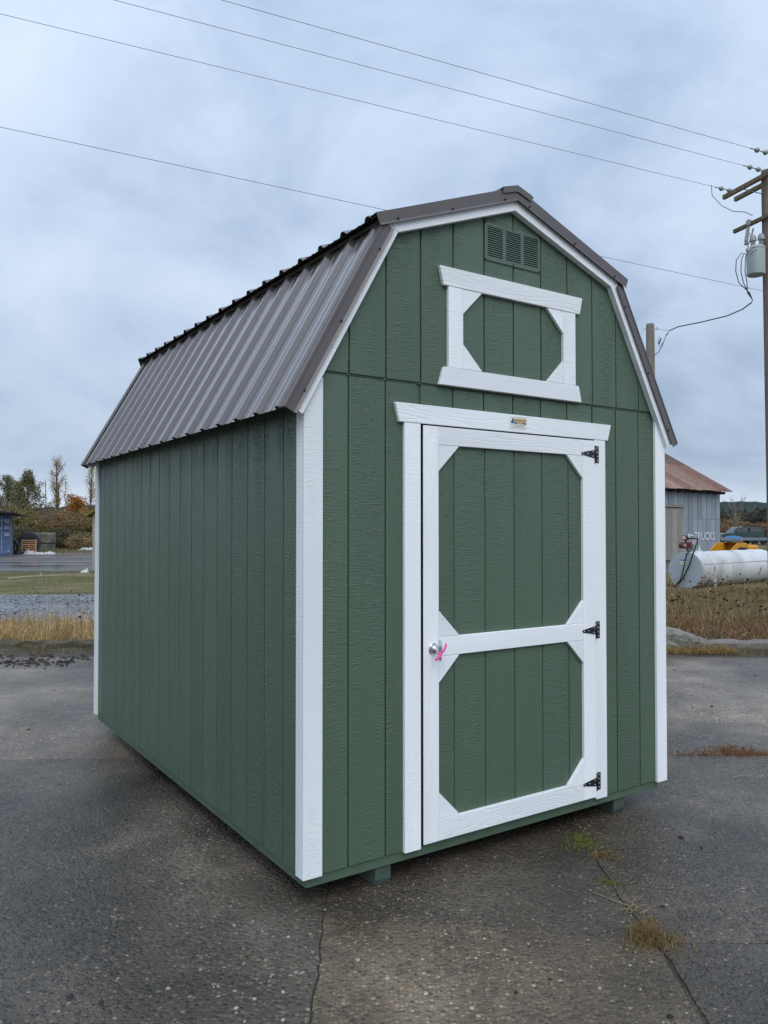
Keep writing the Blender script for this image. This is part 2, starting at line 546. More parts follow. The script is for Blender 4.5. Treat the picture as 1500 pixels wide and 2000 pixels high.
# front wall
fw = MB().box(0.004, W - 0.004, 0.0108, 0.024, z_(0.004), z_(2.30)).prism(
    [(0.02, z_(2.30)), (W - 0.02, z_(2.30)), (2 * CX - 0.466, z_(2.95)), (CX, z_(3.22)), (0.466, z_(2.95))], 0.0058, 0.02).build('front_wall', M['green_flat'], shed)
gr = [0.001] + [k * G + 0.0167 for k in range(1, 12)] + [W - 0.001]
for k in range(12):
    xa, xb = gr[k] + GW, gr[k + 1] - GW
    for (a, b) in ((xa, min(xb, 0.606)), (max(xa, 1.853), xb)):
        if b - a > 0.004:
            MB().box(a, b, 0.0, 0.0112, z_(0), z_(2.226)).build('siding_board', M['green'], fw, 0.0016)
    a, b = max(xa, 0.606), min(xb, 1.853)
    if b - a > 0.02:             # over the door
        MB().box(a, b, 0.0, 0.0112, z_(2.046), z_(2.226)).build('siding_board', M['green'], fw, 0.0016)
    pl = board_poly(xa, xb, 2.236, lambda x: inner(x) + 0.035)
    if pl:
        MB().prism([(x, z_(z)) for x, z in pl], -0.006, 0.0065).build('siding_board', M['green'], fw, 0.0016)
MB().box(0.02, W - 0.02, 0.0015, 0.0055, z_(2.2285), z_(2.2375)).build('flashing', M['green_flat'], fw)

# side walls (left one in view, right one the same)
for side in (0, 1):
    X = 0.0 if side == 0 else W
    sg = 1 if side == 0 else -1
    nm = 'side_wall'
    x0, x1 = sorted((X + sg * 0.0108, X + sg * 0.024))
    sw = MB().box(x0, x1, 0.004, LEN - 0.004, z_(0.004), z_(2.20)).build(nm, M['green_flat'], shed)
    ys = [0.012] + [j * G + 0.0152 for j in range(1, 18)] + [LEN - 0.001]
    for j in range(18):
        x0, x1 = sorted((X, X + sg * 0.0112))
        MB().box(x0, x1, ys[j] + GW * 1.1, ys[j + 1] - GW * 1.1, z_(0), z_(2.17)).build('siding_board', M['green'], sw, 0.0016)
# rear wall
rw = MB().box(0.004, W - 0.004, LEN - 0.02, LEN - 0.0068, z_(0.004), z_(2.30)).prism(
    [(0.02, z_(2.30)), (W - 0.02, z_(2.30)), (2 * CX - 0.466, z_(2.95)), (CX, z_(3.22)), (0.466, z_(2.95))], LEN - 0.02, LEN - 0.0068).build('rear_wall', M['green_flat'], shed)
for k in range(12):
    xa, xb = gr[k] + GW, gr[k + 1] - GW
    pl = board_poly(xa, xb, 0.0, lambda x: inner(x) + 0.035)
    if pl: MB().prism([(x, z_(z)) for x, z in pl], LEN - 0.0095, LEN).build('siding_board', M['green'], rw)

# corner boards
for (xa, xb) in ((-0.0195, 0.0775), (W - 0.0450, W + 0.0440)):
    if xa < 0: MB().box(xa, xb, -0.0205, -0.0005, z_(0.0), z_(2.20)).build('corner_board', M['white_v'], shed, 0.0025)
    else: MB().box(xa - 0.001, xb, -0.0205, -0.0005, z_(-0.006), z_(2.235)).build('corner_board', M['white_v'], shed, 0.0025)
MB().box(-0.0195, -0.0005, 0.0000, 0.052, z_(0.001), z_(2.16)).build('corner_board', M['white_v'], shed, 0.002)
MB().box(-0.0195, -0.0005, 3.612, 3.684, z_(0.0), z_(2.16)).build('corner_board', M['white_v'], shed, 0.002)
MB().box(-0.0185, 0.075, LEN + 0.0005, LEN + 0.02, z_(0.0), z_(2.20)).build('corner_board', M['white_v'], shed, 0.002)
MB().box(W + 0.0005, W + 0.0195, 0.0, 0.07, z_(0.0), z_(2.16)).build('corner_board', M['white_v'], shed, 0.002)
MB().box(W + 0.0005, W + 0.0195, LEN - 0.07, LEN, z_(0.0), z_(2.16)).build('corner_board', M['white_v'], shed, 0.002)

M['skid'] = raw_wood('stained_skid', (0.034, 0.056, 0.045), (0.062, 0.092, 0.074), 0.7, 20, 20)
# floor frame and skids
MB().box(0.011, W - 0.011, 0.0105, 0.049, z_(-0.050), z_(-0.0015)).build('rim_joist', M['green_flat'], shed, 0.003)
MB().box(0.011, W - 0.011, LEN - 0.049, LEN - 0.0105, z_(-0.050), z_(-0.0015)).build('rim_joist', M['green_flat'], shed, 0.003)
for xa, xb in ((0.0105, 0.049), (W - 0.049, W - 0.0105)):
    MB().box(xa, xb, 0.050, LEN - 0.050, z_(-0.0503), z_(-0.0018)).build('rim_joist', M['green_flat'], shed, 0.003)
MB().box(0.05, W - 0.05, 0.05, LEN - 0.05, z_(-0.02), z_(-0.003)).build('floor', M['deck'], shed)
for xs in (0.383, 2.044):
    MB().prism([(0.024, 0.028), (0.036, 0.0), (LEN - 0.036, 0.0), (LEN - 0.024, 0.028), (LEN - 0.024, 0.0905), (0.024, 0.0905)],
               xs, xs + 0.089, 'x').build('skid', M['skid'], shed, 0.004)

# rake boards (white) : lower and upper, both gables
LO_S = 1.778
UP_S = 0.3664
def rake_pair(ya, yb, mirror):
    def mm(p): return (p[0] if not mirror else 2 * CX - p[0], z_(p[1]))
    o = 0.062                    # board runs on under the metal
    n = Vector((-LO_S, 1)).normalized()
    lo = [(-0.038, 2.024), (0.466, 2.925), (0.466 - 0.052, 2.925 + 0.040), (-0.038 + n.x * o, 2.024 + n.y * o)]
    up = [(0.4665, 2.9262), (CX - 0.0004, 3.20), (CX - 0.0004, 3.262), (0.4665 - 0.052, 2.9262 + 0.041)]
    MB().prism([mm(p) for p in lo], ya, yb).build('rake_board', M['white_h'], shed, 0.0015)
    MB().prism([mm(p) for p in up], ya, yb).build('rake_board', M['white_h'], shed, 0.0015)
for mir in (False, True):
    rake_pair(-0.0445, -0.0085, mir)
    rake_pair(LEN + 0.003, LEN + 0.04, mir)

# ---- roof
Y0, Y1 = -0.058, LEN + 0.052
roof = MB()
# deck boards under the metal, one slab per slope
def slope_pts(mirror):
    lo0, lo1 = Vector((-0.098, 2.062)), Vector((0.402, 2.951))
    up0, up1 = Vector((0.372, 2.972)), Vector((CX, 3.286))
    return [(p.x if not mirror else 2 * CX - p.x, p.y) for p in (lo0, lo1, up0, up1)]
deckm = MB()
for mir in (False, True):
    lo0, lo1, up0, up1 = slope_pts(mir)
    s = -1 if mir else 1
    nl = Vector((-LO_S * s, 1)).normalized() * -0.016
    nu = Vector((-UP_S * s, 1)).normalized() * -0.016
    deckm.prism([(lo0[0], z_(lo0[1])), (lo1[0], z_(lo1[1])), (lo1[0] + nl.x, z_(lo1[1] + nl.y)), (lo0[0] + nl.x, z_(lo0[1] + nl.y))], Y0 + 0.04, Y1 - 0.04)
    deckm.prism([(up0[0], z_(up0[1])), (up1[0], z_(up1[1])), (up1[0] + nu.x, z_(up1[1] + nu.y)), (up0[0] + nu.x, z_(up0[1] + nu.y))], Y0 + 0.04, Y1 - 0.04)
roofpart = deckm.build('roof', M['deck'], shed)


def rib_profile(ya, yb):
    """(y, h) of a ribbed steel sheet: 9 inch major ribs with two small swages between"""
    pts = []
    p = 0.2286
    y = ya
    k = 0
    base = ya + 0.075
    i0 = 0
    pts.append((ya, 0.0))
    c = base
    while c < yb - 0.02:
        pts += [(c - 0.032, 0.0), (c - 0.012, 0.019), (c + 0.012, 0.019), (c + 0.032, 0.0)]
        for q in (0.085, 0.144):
            d = c + q
            if d + 0.012 < yb: pts += [(d - 0.010, 0.0), (d - 0.004, 0.0028), (d + 0.004, 0.0028), (d + 0.010, 0.0)]
        c += p
    pts.append((yb, 0.0))
    return [q for q in pts if ya <= q[0] <= yb]


def rib_sheet(name, a, b, ya, yb, mirror, thick=0.0012):
    """sheet running from eave point a to top point b (x,z)"""
    a = Vector(a); b = Vector(b)
    d = (b - a).normalized(); n = Vector((-d.y, d.x))
    pr = rib_profile(ya, yb)
    V = []; F = []
    m = len(pr)
    for lay in (0.0, -thick):
        for q in (a, b):
            for y, h in pr:
                p = q + n * (h + lay)
                x = p.x if not mirror else 2 * CX - p.x
                V.append((x, y, z_(p.y)))
    for i in range(m - 1):
        F.append((i, i + 1, m + i + 1, m + i))
        F.append((2 * m + i, 3 * m + i, 3 * m + i + 1, 2 * m + i + 1))
        F.append((i, 2 * m + i, 2 * m + i + 1, i + 1))
        F.append((m + i, m + i + 1, 3 * m + i + 1, 3 * m + i))
    o = pd(name, V, F, M['roof'], roofpart)
    bm = bmesh.new(); bm.from_mesh(o.data); bmesh.ops.recalc_face_normals(bm, faces=bm.faces); bm.to_mesh(o.data); bm.free()
    return o


panels = [(Y0 + 0.006, 0.9), (0.9002, 1.82), (1.8202, 2.73), (2.7302, Y1 - 0.004)]
for mir in (False, True):
    # one profile over the whole length keeps the rib spacing
    rib_sheet('roof_panel', (-0.119, 2.049), (0.41, 2.990), Y0 + 0.004, Y1 - 0.004, mir)
    rib_sheet('roof_panel', (0.338, 2.9745), (CX, 3.303), Y0 + 0.004, Y1 - 0.004, mir)

# screws: one shared mesh, each screw an object
_q = MB(); _q.lathe([(0.0055, 0), (0.0055, 0.003), (0.0038, 0.0035), (0.0038, 0.007)], (0, 0, 0), 6)
_o = _q.build('roof_screw', M['screw']); SCREW_ME = _o.data; bpy.data.objects.remove(_o)
def screw(name, c, n):
    o = link(name, SCREW_ME, roofpart); o.location = c
    o.rotation_euler = Vector(n).to_track_quat('Z', 'Y').to_euler()
for z0 in (2.16, 2.50, 2.84):
    for y in (0.05, 0.96, 1.88, 2.79, 3.60):
        x = -0.119 + (z0 - 2.049) / 1.7788
        screw('roof_screw', Vector((x, y, z_(z0))) + Vector((-0.872, 0, 0.49)) * 0.001, (-0.872, 0, 0.49))

# rake trim: front face with a kicked lip, flange lying on the roof
def rake_trim(name, lower_a, lower_b, upper_a, upper_b, yf, mirror, back=False):
    """strip between the lower edge line and the upper edge line at depth yf"""
    def mm(p, y): return (p[0] if not mirror else 2 * CX - p[0], y, z_(p[1]))
    s = 1 if not back else -1
    la, lb, ua, ub = map(Vector, (lower_a, lower_b, upper_a, upper_b))
    kick_a = la + (ua - la).normalized() * 0.012; kick_b = lb + (ub - lb).normalized() * 0.012
    V = []; F = []
    rows = [(la, lb, yf - s * 0.007), (kick_a, kick_b, yf), (ua, ub, yf), (ua, ub, yf + s * 0.075)]
    # flange presses against the ribs (a touch lower at its inner edge)
    nrm = Vector((-(ub - ua).y, (ub - ua).x)).normalized()
    for i, (p, q, y) in enumerate(rows):
        off = nrm * (-0.004 if i == 3 else 0)
        V += [mm(p + off, y), mm(q + off, y)]
    # inner skin gives the sheet thickness
    for i, (p, q, y) in enumerate(rows):
        dy = s * 0.0014
        off = nrm * (-0.004 if i == 3 else 0) - nrm * (0.0014 if i >= 2 else 0)
        V += [mm(p + off, y + (dy if i < 3 else 0)), mm(q + off, y + (dy if i < 3 else 0))]
    for base in (0, 8):
        for i in range(3):
            j = base + 2 * i
            F.append((j, j + 1, j + 3, j + 2))
    for (a, b) in ((0, 1), (6, 7)):
        F.append((a, b, b + 8, a + 8))
    for e in (0, 1):
        for i in range(3):
            j = 2 * i + e
            F.append((j, j + 2, j + 10, j + 8))
    o = pd(name, V, F, M['rake'], roofpart)
    bm = bmesh.new(); bm.from_mesh(o.data); bmesh.ops.recalc_face_normals(bm, faces=bm.faces); bm.to_mesh(o.data); bm.free()
    return o


for mir in (False, True):
    for yf, bk in ((-0.052, False), (LEN + 0.050, True)):
        rake_trim('lower_rake_trim', (-0.074, 2.023), (0.437, 2.931), (-0.131, 2.051), (0.378, 2.958), yf, mir, bk)
        rake_trim('upper_rake_trim', (0.357, 2.931), (CX, 3.248), (0.334, 2.988), (CX, 3.3205), yf - (0.006 if not bk else -0.006), mir, bk)
        if bk: continue
        for tt in (0.10, 0.46, 0.86):
            p = Vector((-0.086, 2.037)) * (1 - tt) + Vector((0.428, 2.951)) * tt
            screw('trim_screw', ((p.x if not mir else 2 * CX - p.x), yf - 0.001, z_(p.y)), (0, -1, 0))
        for tt in (0.12, 0.50, 0.90):
            p = Vector((0.352, 2.947)) * (1 - tt) + Vector((CX, 3.266)) * tt
            screw('trim_screw', ((p.x if not mir else 2 * CX - p.x), yf - 0.007, z_(p.y)), (0, -1, 0))
# ridge cap with its folded front end
rc = MB()
cap = [(CX - 0.113, 3.2845), (CX - 0.104, 3.2955), (CX, 3.3275), (CX + 0.104, 3.2955), (CX + 0.113, 3.2845)]
cap2 = [(x, z - 0.002) for x, z in reversed(cap)]
rc.prism([(x, z_(z)) for x, z in cap + cap2], Y0 - 0.006, Y1 + 0.006)
rc.prism([(x, z_(z)) for x, z in cap[1:4]] + [(CX + 0.102, z_(3.262)), (CX, z_(3.294)), (CX - 0.102, z_(3.262))], Y0 - 0.0075, Y0 - 0.0062)
rc.build('ridge_cap', M['rake'], roofpart)

# ---- door surround
def trap(name, pts, ya=-0.0205, yb=-0.0003, mat='white_h', parent=None, bevel=0.0022):
    return MB().prism([(x, z_(z)) for x, z in pts], ya, yb).build(name, M[mat], parent or shed, bevel)


trap('door_header', [(0.489, 2.0345), (1.956, 2.0345), (1.983, 2.1265), (0.465, 2.1265)], -0.0225)
MB().box(0.5205, 0.6155, -0.0205, -0.0003, z_(-0.004), z_(2.0335)).build('door_jamb', M['white_v'], shed, 0.0022)
MB().box(1.8445, 1.9350, -0.0205, -0.0003, z_(-0.003), z_(2.0335)).build('door_jamb', M['white_v'], shed, 0.0022)
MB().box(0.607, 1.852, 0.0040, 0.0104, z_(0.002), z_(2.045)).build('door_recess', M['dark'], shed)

# ---- door
D0, D1, DZ0, DZ1 = 0.6265, 1.8395, 0.014, 2.0265
door = MB().box(D0 + 0.004, D1 - 0.004, -0.0005, 0.0022, z_(DZ0 + 0.003), z_(DZ1 - 0.003)).build('door', M['green_flat'], shed)
for k in range(2, 9):
    xa, xb = gr[k] + GW + (0 if True else 0), gr[k + 1] - GW
    a, b = max(xa, D0 + 0.02), min(xb, D1 - 0.02)
    if b - a > 0.01: MB().box(a, b, -0.0065, -0.0008, z_(DZ0 + 0.02), z_(DZ1 - 0.02)).build('siding_board', M['green'], door, 0.0016)
SL, SR = 0.7195, 1.7405
DY0, DY1 = -0.0265, -0.0068
gap = 0.0012
MB().box(D0, SL, DY0, DY1, z_(DZ0), z_(DZ1)).build('stile', M['white_v'], door, 0.0020)
MB().box(SR, D1, DY0, DY1, z_(DZ0), z_(DZ1)).build('stile', M['white_v'], door, 0.0020)
for za, zb in ((DZ0, 0.117), (0.9045, 0.9975), (1.937, DZ1)):
    MB().box(SL + gap, SR - gap, DY0 + 0.0006, DY1, z_(za), z_(zb)).build('rail', M['white_h'], door, 0.0020)
g = 0.1275
for (zc, up) in ((0.117, 1), (0.9045, -1), (0.9975, 1), (1.937, -1)):
    for (xc, s) in ((SL, 1), (SR, -1)):
        z1 = zc + up * gap; x1 = xc + s * gap
        trap('gusset', [(x1, z1), (x1 + s * g, z1), (x1, z1 + up * g)], DY0 + 0.0008, DY1, 'white_h', door, 0.0015)

MB().box(D0 - 0.0016, D0 - 0.0001, DY0 + 0.0035, -0.0008, z_(DZ0), z_(DZ1)).build('dark_gap_strip', M['dark'], door)  # thin dark strip added so the gap left of the door reads black
MB().box(D0, D1, -0.0195, -0.0008, z_(2.0328), z_(2.0343)).build('dark_gap_strip', M['dark'], shed)  # second added dark strip, blackening the gap under the header
# hinges
def hinge(zc):
    h = MB()
    y = DY0 - 0.0002
    X = 1.8395
    h.prism([(X - 0.105, z_(zc - 0.007)), (X - 0.112, z_(zc)), (X - 0.105, z_(zc + 0.007)), (X - 0.002, z_(zc + 0.024)), (X - 0.002, z_(zc - 0.024))], y - 0.003, y)
    h.box(X + 0.006, X + 0.036, -0.0235, -0.0207, z_(zc - 0.048), z_(zc + 0.048))
    h.tube([(X + 0.002, y - 0.002, z_(zc - 0.048)), (X + 0.002, y - 0.002, z_(zc + 0.048))], 0.0055, 10)
    for dx, dz in ((-0.098, 0), (-0.062, 0), (-0.018, 0.013), (-0.018, -0.013)):
        h.lathe([(0.0042, 0), (0.003, 0.002)], (X + dx, y - 0.003, z_(zc + dz)), 8, 1, (0, -1, 0))
    for dz in (-0.036, -0.012, 0.012, 0.036):
        h.lathe([(0.0042, 0), (0.003, 0.002)], (X + 0.024, -0.0235, z_(zc + dz)), 8, 1, (0, -1, 0))
    return h.build('hinge', [M['black'], M['zinc']], door)


for zc in (1.950, 0.953, 0.100): hinge(zc)

# T handle with a pink ribbon
HX, HZ = 0.682, 0.947
hd = MB()
hd.lathe([(0.028, 0), (0.028, 0.006), (0.024, 0.011), (0.016, 0.013)], (HX, DY0, z_(HZ)), 28, 0, (0, -1, 0))
hd.lathe([(0.016, 0.010), (0.015, 0.020), (0.009, 0.026), (0.008, 0.052)], (HX, DY0, z_(HZ)), 16, 0, (0, -1, 0))
prof = [(-0.052, 0.0052), (-0.045, 0.0075), (-0.02, 0.0085), (0, 0.011), (0.02, 0.0085), (0.045, 0.0075), (0.052, 0.0052)]
hd.tube([(HX, DY0 - 0.056, z_(HZ + q)) for q, _ in prof], [r for _, r in prof], 12)
handle = hd.build('door_handle', M['chrome'], door)
rb = MB()
hy = DY0 - 0.068
for pts in ([(0.0, -0.004), (0.012, 0.010), (0.026, 0.030), (0.030, 0.042)], [(0.0, -0.006), (-0.012, -0.016), (-0.026, -0.028), (-0.035, -0.033)]):
    V = []; F = []
    for i, (dx, dz) in enumerate(pts):
        w_ = 0.0055 + 0.0015 * i / 3
        for s in (-1, 1):
            for th in (0, 0.0012):
                V.append((HX + dx + s * w_ * 0.75, hy - 0.003 * math.sin(i * 1.3) + th, z_(HZ - 0.012 + dz - s * w_ * 0.7)))
    for i in range(len(pts) - 1):
        a = 4 * i; b_ = a + 4
        F += [(a, a + 2, b_ + 2, b_), (a + 1, b_ + 1, b_ + 3, a + 3), (a, b_, b_ + 1, a + 1), (a + 2, a + 3, b_ + 3, b_ + 2)]
    rb.add(V, F)
rb.lathe([(0.0105, -0.006), (0.013, -0.003), (0.013, 0.003), (0.0105, 0.006)], (HX, DY0 - 0.056, z_(HZ - 0.017)), 12, 0, (0, 0, 1))
rb.build('ribbon', M['pink'], door)['label'] = 'bright pink ribbon tied round the door handle'

# ---- loft window frame (blind)
lw = empty('loft_window', (0, 0, 0)); lw.parent = shed
lw['label'] = 'white octagonal blind loft window frame above the door'
YF = -0.0265
trap('window_header', [(0.752, 2.7315), (1.7215, 2.7315), (1.743, 2.8255), (0.728, 2.8255)], YF - 0.0015, -0.0063, 'white_h', lw)
trap('window_sill', [(0.724, 2.2355), (1.733, 2.2355), (1.7105, 2.3260), (0.753, 2.3260)], YF - 0.0015, -0.0063, 'white_h', lw)
for a, b in ((0.784, 0.877), (1.5915, 1.687)):
    MB().box(a, b, YF, -0.0063, z_(2.3268), z_(2.7308)).build('window_jamb', M['white_v'], lw, 0.0018)
for (zc, up) in ((2.3268, 1), (2.7308, -1)):
    for (xc, s) in ((0.877, 1), (1.5915, -1)):
        x1 = xc + s * gap; z1 = zc + up * gap
        trap('gusset', [(x1, z1), (x1 + s * 0.1235, z1), (x1, z1 + up * 0.1235)], YF + 0.0008, -0.0072, 'white_h', lw, 0.0015)

# ---- gable vent
VX0, VX1, VZ0, VZ1 = 1.032, 1.428, 2.916, 3.115
cols_ = [(1.052, 1.155), (1.179, 1.283), (1.306, 1.409)]
vent = MB()
VY = -0.0125
zt, zb_ = 3.095, 2.934
vent.box(VX0, VX1, VY, -0.0062, z_(zt), z_(VZ1)).box(VX0, VX1, VY, -0.0062, z_(VZ0), z_(zb_))
xs_ = [VX0, cols_[0][0], cols_[0][1], cols_[1][0], cols_[1][1], cols_[2][0], cols_[2][1], VX1]
for i in (0, 2, 4, 6): vent.box(xs_[i], xs_[i + 1], VY, -0.0062, z_(zb_), z_(zt))
for a, b in cols_: vent.box(a, b, -0.0069, -0.0062, z_(zb_), z_(zt), 1)
for px_, pz_ in ((VX0 + 0.006, VZ0 + 0.005), (VX0 + 0.006, VZ1 - 0.005), (VX1 - 0.006, VZ0 + 0.005), (VX1 - 0.006, VZ1 - 0.005), (1.23, VZ0 + 0.006), (1.23, VZ1 - 0.006)):
    vent.lathe([(0.0045, 0), (0.003, 0.003)], (px_, VY, z_(pz_)), 8, 1, (0, -1, 0))
vent = vent.build('vent', [M['green_vent'], M['dark']], shed)
NS = 14
pitch = (zt - zb_) / NS
for a, b in cols_:
    sme = None
    for i in range(NS):
        zc = zt - (i + 0.5) * pitch
        if sme is None:
            q = MB().prism([(VY - 0.0002, -pitch * 0.43), (VY + 0.0004, -pitch * 0.49), (-0.0090, pitch * 0.02), (-0.0098, pitch * 0.12)], a + 0.001, b - 0.001, 'x')
            o = q.build('slat', M['green_vent'], vent)
            sme = o.data
        else:
            o = link('slat', sme, vent)
        o.location = (0, 0, z_(zc))

# ---- maker's plate on the door header
plate = MB().box(1.190, 1.312, -0.0242, -0.0227, z_(2.052), z_(2.119)).build('maker_plate', plain('plate_white', (0.80, 0.78, 0.74), 0.3), shed, 0.0003)
plate['label'] = 'small printed maker plate on the white door header'
pt = {'tan': plain('plate_tan', (0.62, 0.47, 0.20), 0.35), 'navy': plain('plate_blue', (0.035, 0.10, 0.22), 0.35),
      'brown': plain('plate_brown', (0.20, 0.11, 0.04), 0.4), 'ink': plain('plate_ink', (0.10, 0.10, 0.12), 0.5)}
MB().box(1.222, 1.305, -0.0247, -0.0243, z_(2.0865), z_(2.1065)).build('plate_band', pt['tan'], plate)
MB().box(1.221, 1.309, -0.0247, -0.0243, z_(2.0785), z_(2.0862)).build('plate_band', pt['navy'], plate)
MB().box(1.243, 1.278, -0.0250, -0.0248, z_(2.0795), z_(2.0855)).build('plate_band', pt['tan'], plate)
MB().prism([(x, z_(z)) for x, z in ((1.201, 2.080), (1.219, 2.0795), (1.2195, 2.100), (1.216, 2.109), (1.209, 2.107), (1.204, 2.094), (1.195, 2.086))], -0.0247, -0.0243).build('plate_emblem', pt['navy'], plate)
rot = Matrix.Rotation(R(90), 4, 'X')
def ptxt(s, size, x, z, m, y=-0.0251, **k):
    return text_mesh('lettering', s, size, m, plate, Matrix.Translation((x, y, z_(z))) @ rot, **k)
ptxt('OLD HICKORY', 0.0150, 1.2635, 2.0965, pt['brown'], spacing=0.92, bold=0.0004)
ptxt('SHEDS', 0.0062, 1.2605, 2.0824, pt['brown'], y=-0.0253)
ptxt("It's A Tradition of Quality", 0.0088, 1.262, 2.1125, pt['ink'], y=-0.0246, shear=0.35)
for k, (xa, xb) in enumerate(((1.200, 1.302), (1.216, 1.292), (1.198, 1.305))):
    z0 = 2.0725 - k * 0.0062
    MB().box(xa, xb, -0.0246, -0.0243, z_(z0 - 0.0009), z_(z0 + 0.0009)).build('print_line', pt['ink'], plate)

# ------------------------------------------------------------------ ground and paving
M['pad'] = ground_mat('wet_worn_concrete', (0.056, 0.046, 0.035), (0.120, 0.101, 0.079), peb=0.95, pebscale=58, patch=(0.42, 0.58, 1.35), wet=(0.19, 0.52),
                      wscale=(0.34, 0.48), bump=0.7, cscale=1.6, spec=0.40, finescale=46)
M['soil'] = ground_mat('dark_soil', (0.035, 0.029, 0.023), (0.075, 0.06, 0.046), peb=0.6, pebscale=50, wet=(0.6, 0.9), bump=0.8, cscale=2.0)
M['field'] = ground_mat('dry_field', (0.10, 0.088, 0.045), (0.17, 0.145, 0.075), wet=(0.85, 0.95), bump=0.6, cscale=0.12, wscale=(0.05, 0.12), spec=0.1)
M['verge'] = ground_mat('grassy_verge', (0.095, 0.105, 0.038), (0.21, 0.165, 0.095), wet=(0.8, 0.95), bump=0.6, cscale=0.35, wscale=(0.25, 0.8), spec=0.1)
M['gravel'] = ground_mat('wet_blue_gravel', (0.11, 0.112, 0.118), (0.20, 0.20, 0.205), peb=0.95, pebscale=11, wet=(0.42, 0.8), wscale=(0.25, 0.9), bump=0.9, cscale=0.5,
                         pebcol=[(0, (0.03, 0.033, 0.04)), (0.5, (0.12, 0.125, 0.14)), (1, (0.36, 0.37, 0.39))])
M['road'] = ground_mat('wet_road', (0.045, 0.042, 0.042), (0.115, 0.098, 0.080), wet=(0.04, 0.95), wscale=(0.035, 0.30), bump=0.06, cscale=0.25, spec=0.5, finescale=6)
M['dirt'] = ground_mat('bare_dirt', (0.085, 0.062, 0.045), (0.14, 0.105, 0.075), wet=(0.6, 0.9), wscale=(0.1, 0.4), bump=0.5, cscale=0.3)

# the land, one sheet to the horizon
gv = []; gf = []
def gsheet():
    xs = [-3000, -1200, -500, -200, -100, -60, -40, -25, -15, -8, 0, 8, 15, 25, 40, 60, 100, 200, 500, 1200, 3000]
    ys = [-1500, -400, -100, -30, -10, 0, 6, 10, 14, 20, 24, 31, 40, 50, 70, 100, 150, 300, 700, 1500, 3500]
    for y in ys:
        for x in xs:
            gv.append((x, y, -0.05))
    n = len(xs)
    for j in range(len(ys) - 1):
        for i in range(n - 1):
            gf.append((j * n + i, j * n + i + 1, (j + 1) * n + i + 1, (j + 1) * n + i))
gsheet()
tag(pd('ground', gv, gf, M['field']), 'flat dry field stretching to the hills', 'ground', kind='structure')


def wavy_sheet(name, x0, x1, near, far, z, mat, amp=0.25, step=1.2, seed=1, thick=None):
    """strip across the view with uneven near and far edges"""
    r = random.Random(seed)
    xs = np.arange(x0, x1 + step, step)
    ph = [r.uniform(0, 6) for _ in range(6)]
    def wob(x, k): return amp * (math.sin(x * 0.7 + ph[k]) * 0.5 + math.sin(x * 1.9 + ph[k + 1]) * 0.3 + r.uniform(-0.2, 0.2))
    V = []; F = []
    for x in xs:
        V.append((x, near + wob(x, 0), z)); V.append((x, (near + far) / 2, z + 0.01)); V.append((x, far + wob(x, 2), z))
    for i in range(len(xs) - 1):
        a = 3 * i
        F += [(a, a + 3, a + 4, a + 1), (a + 1, a + 4, a + 5, a + 2)]
    return tag(pd(name, V, F, mat), kind='structure')


wavy_sheet('gravel_lane', -60, 2.5, 13.3, 20.3, -0.040, M['gravel'], 0.35, 0.9, 3)['label'] = 'strip of wet blue-grey gravel behind the dry grass'
wavy_sheet('grass_verge', -60, 4, 19.9, 31.2, -0.046, M['verge'], 0.3, 1.0, 4)['label'] = 'low green verge between gravel and wet road'
wavy_sheet('wet_road', -90, 60, 31.0, 49.5, -0.036, M['road'], 0.7, 2.5, 5)['label'] = 'wet dark yard road with long puddles'
wavy_sheet('dirt_yard', -90, 5, 49.2, 58, -0.042, M['dirt'], 0.8, 2.5, 6)['label'] = 'bare brown dirt beyond the wet road'

# soil bed below the pad: shows in the joints
soil = tag(pd('soil_bed', [(-30, -8, -0.006), (30, -8, -0.006), (30, 10.6, -0.006), (-30, 10.6, -0.006)], [(0, 1, 2, 3)], M['soil']), 'dark soil showing in the pad joints', 'soil', kind='structure')

# concrete pad made of cast slabs
pad = tag(empty('concrete_pad', (0, 0, 0)), 'wet worn concrete pad of cast slabs', 'pad', kind='structure')


def wob_line(p, q, amp, seed, step=0.12):
    r = random.Random(seed)
    p = Vector(p); q = Vector(q)
    n = max(2, int((q - p).length / step))
    d = (q - p).normalized(); nn = Vector((-d.y, d.x))
    out = []; w = 0
    for i in range(n + 1):
        w = w * 0.75 + r.uniform(-1, 1) * amp
        k = 0 if i in (0, n) else 1
        out.append(p + (q - p) * (i / n) + nn * w * k)
    return out


def slab(corners_lines):
    """closed outline from a list of point lists"""
    pts = []
    for ln in corners_lines:
        for p in ln:
            if not pts or (Vector(p) - pts[-1]).length > 0.01: pts.append(Vector(p))
    if (pts[0] - pts[-1]).length < 0.01: pts.pop()
    n = len(pts)
    c = sum(pts, Vector((0, 0))) / n
    ins = []
    for i, p in enumerate(pts):       # chamfer ring
        d = (pts[(i + 1) % n] - pts[i - 1])
        nn = Vector((-d.y, d.x)).normalized()
        ins.append(p + nn * 0.0015)
    V = [(p.x, p.y, 0.0) for p in ins] + [(p.x, p.y, -0.004) for p in pts] + [(p.x, p.y, -0.033) for p in pts]
    F = [tuple(range(n))]
    for i in range(n):
        j = (i + 1) % n
        F += [(i, n + i, n + j, j), (n + i, 2 * n + i, 2 * n + j, n + j)]
    return pd('slab', V, F, M['pad'], pad)


def rev(l): return list(reversed(l))
def off(l, dx, dy): return [p + Vector((dx, dy)) for p in l]


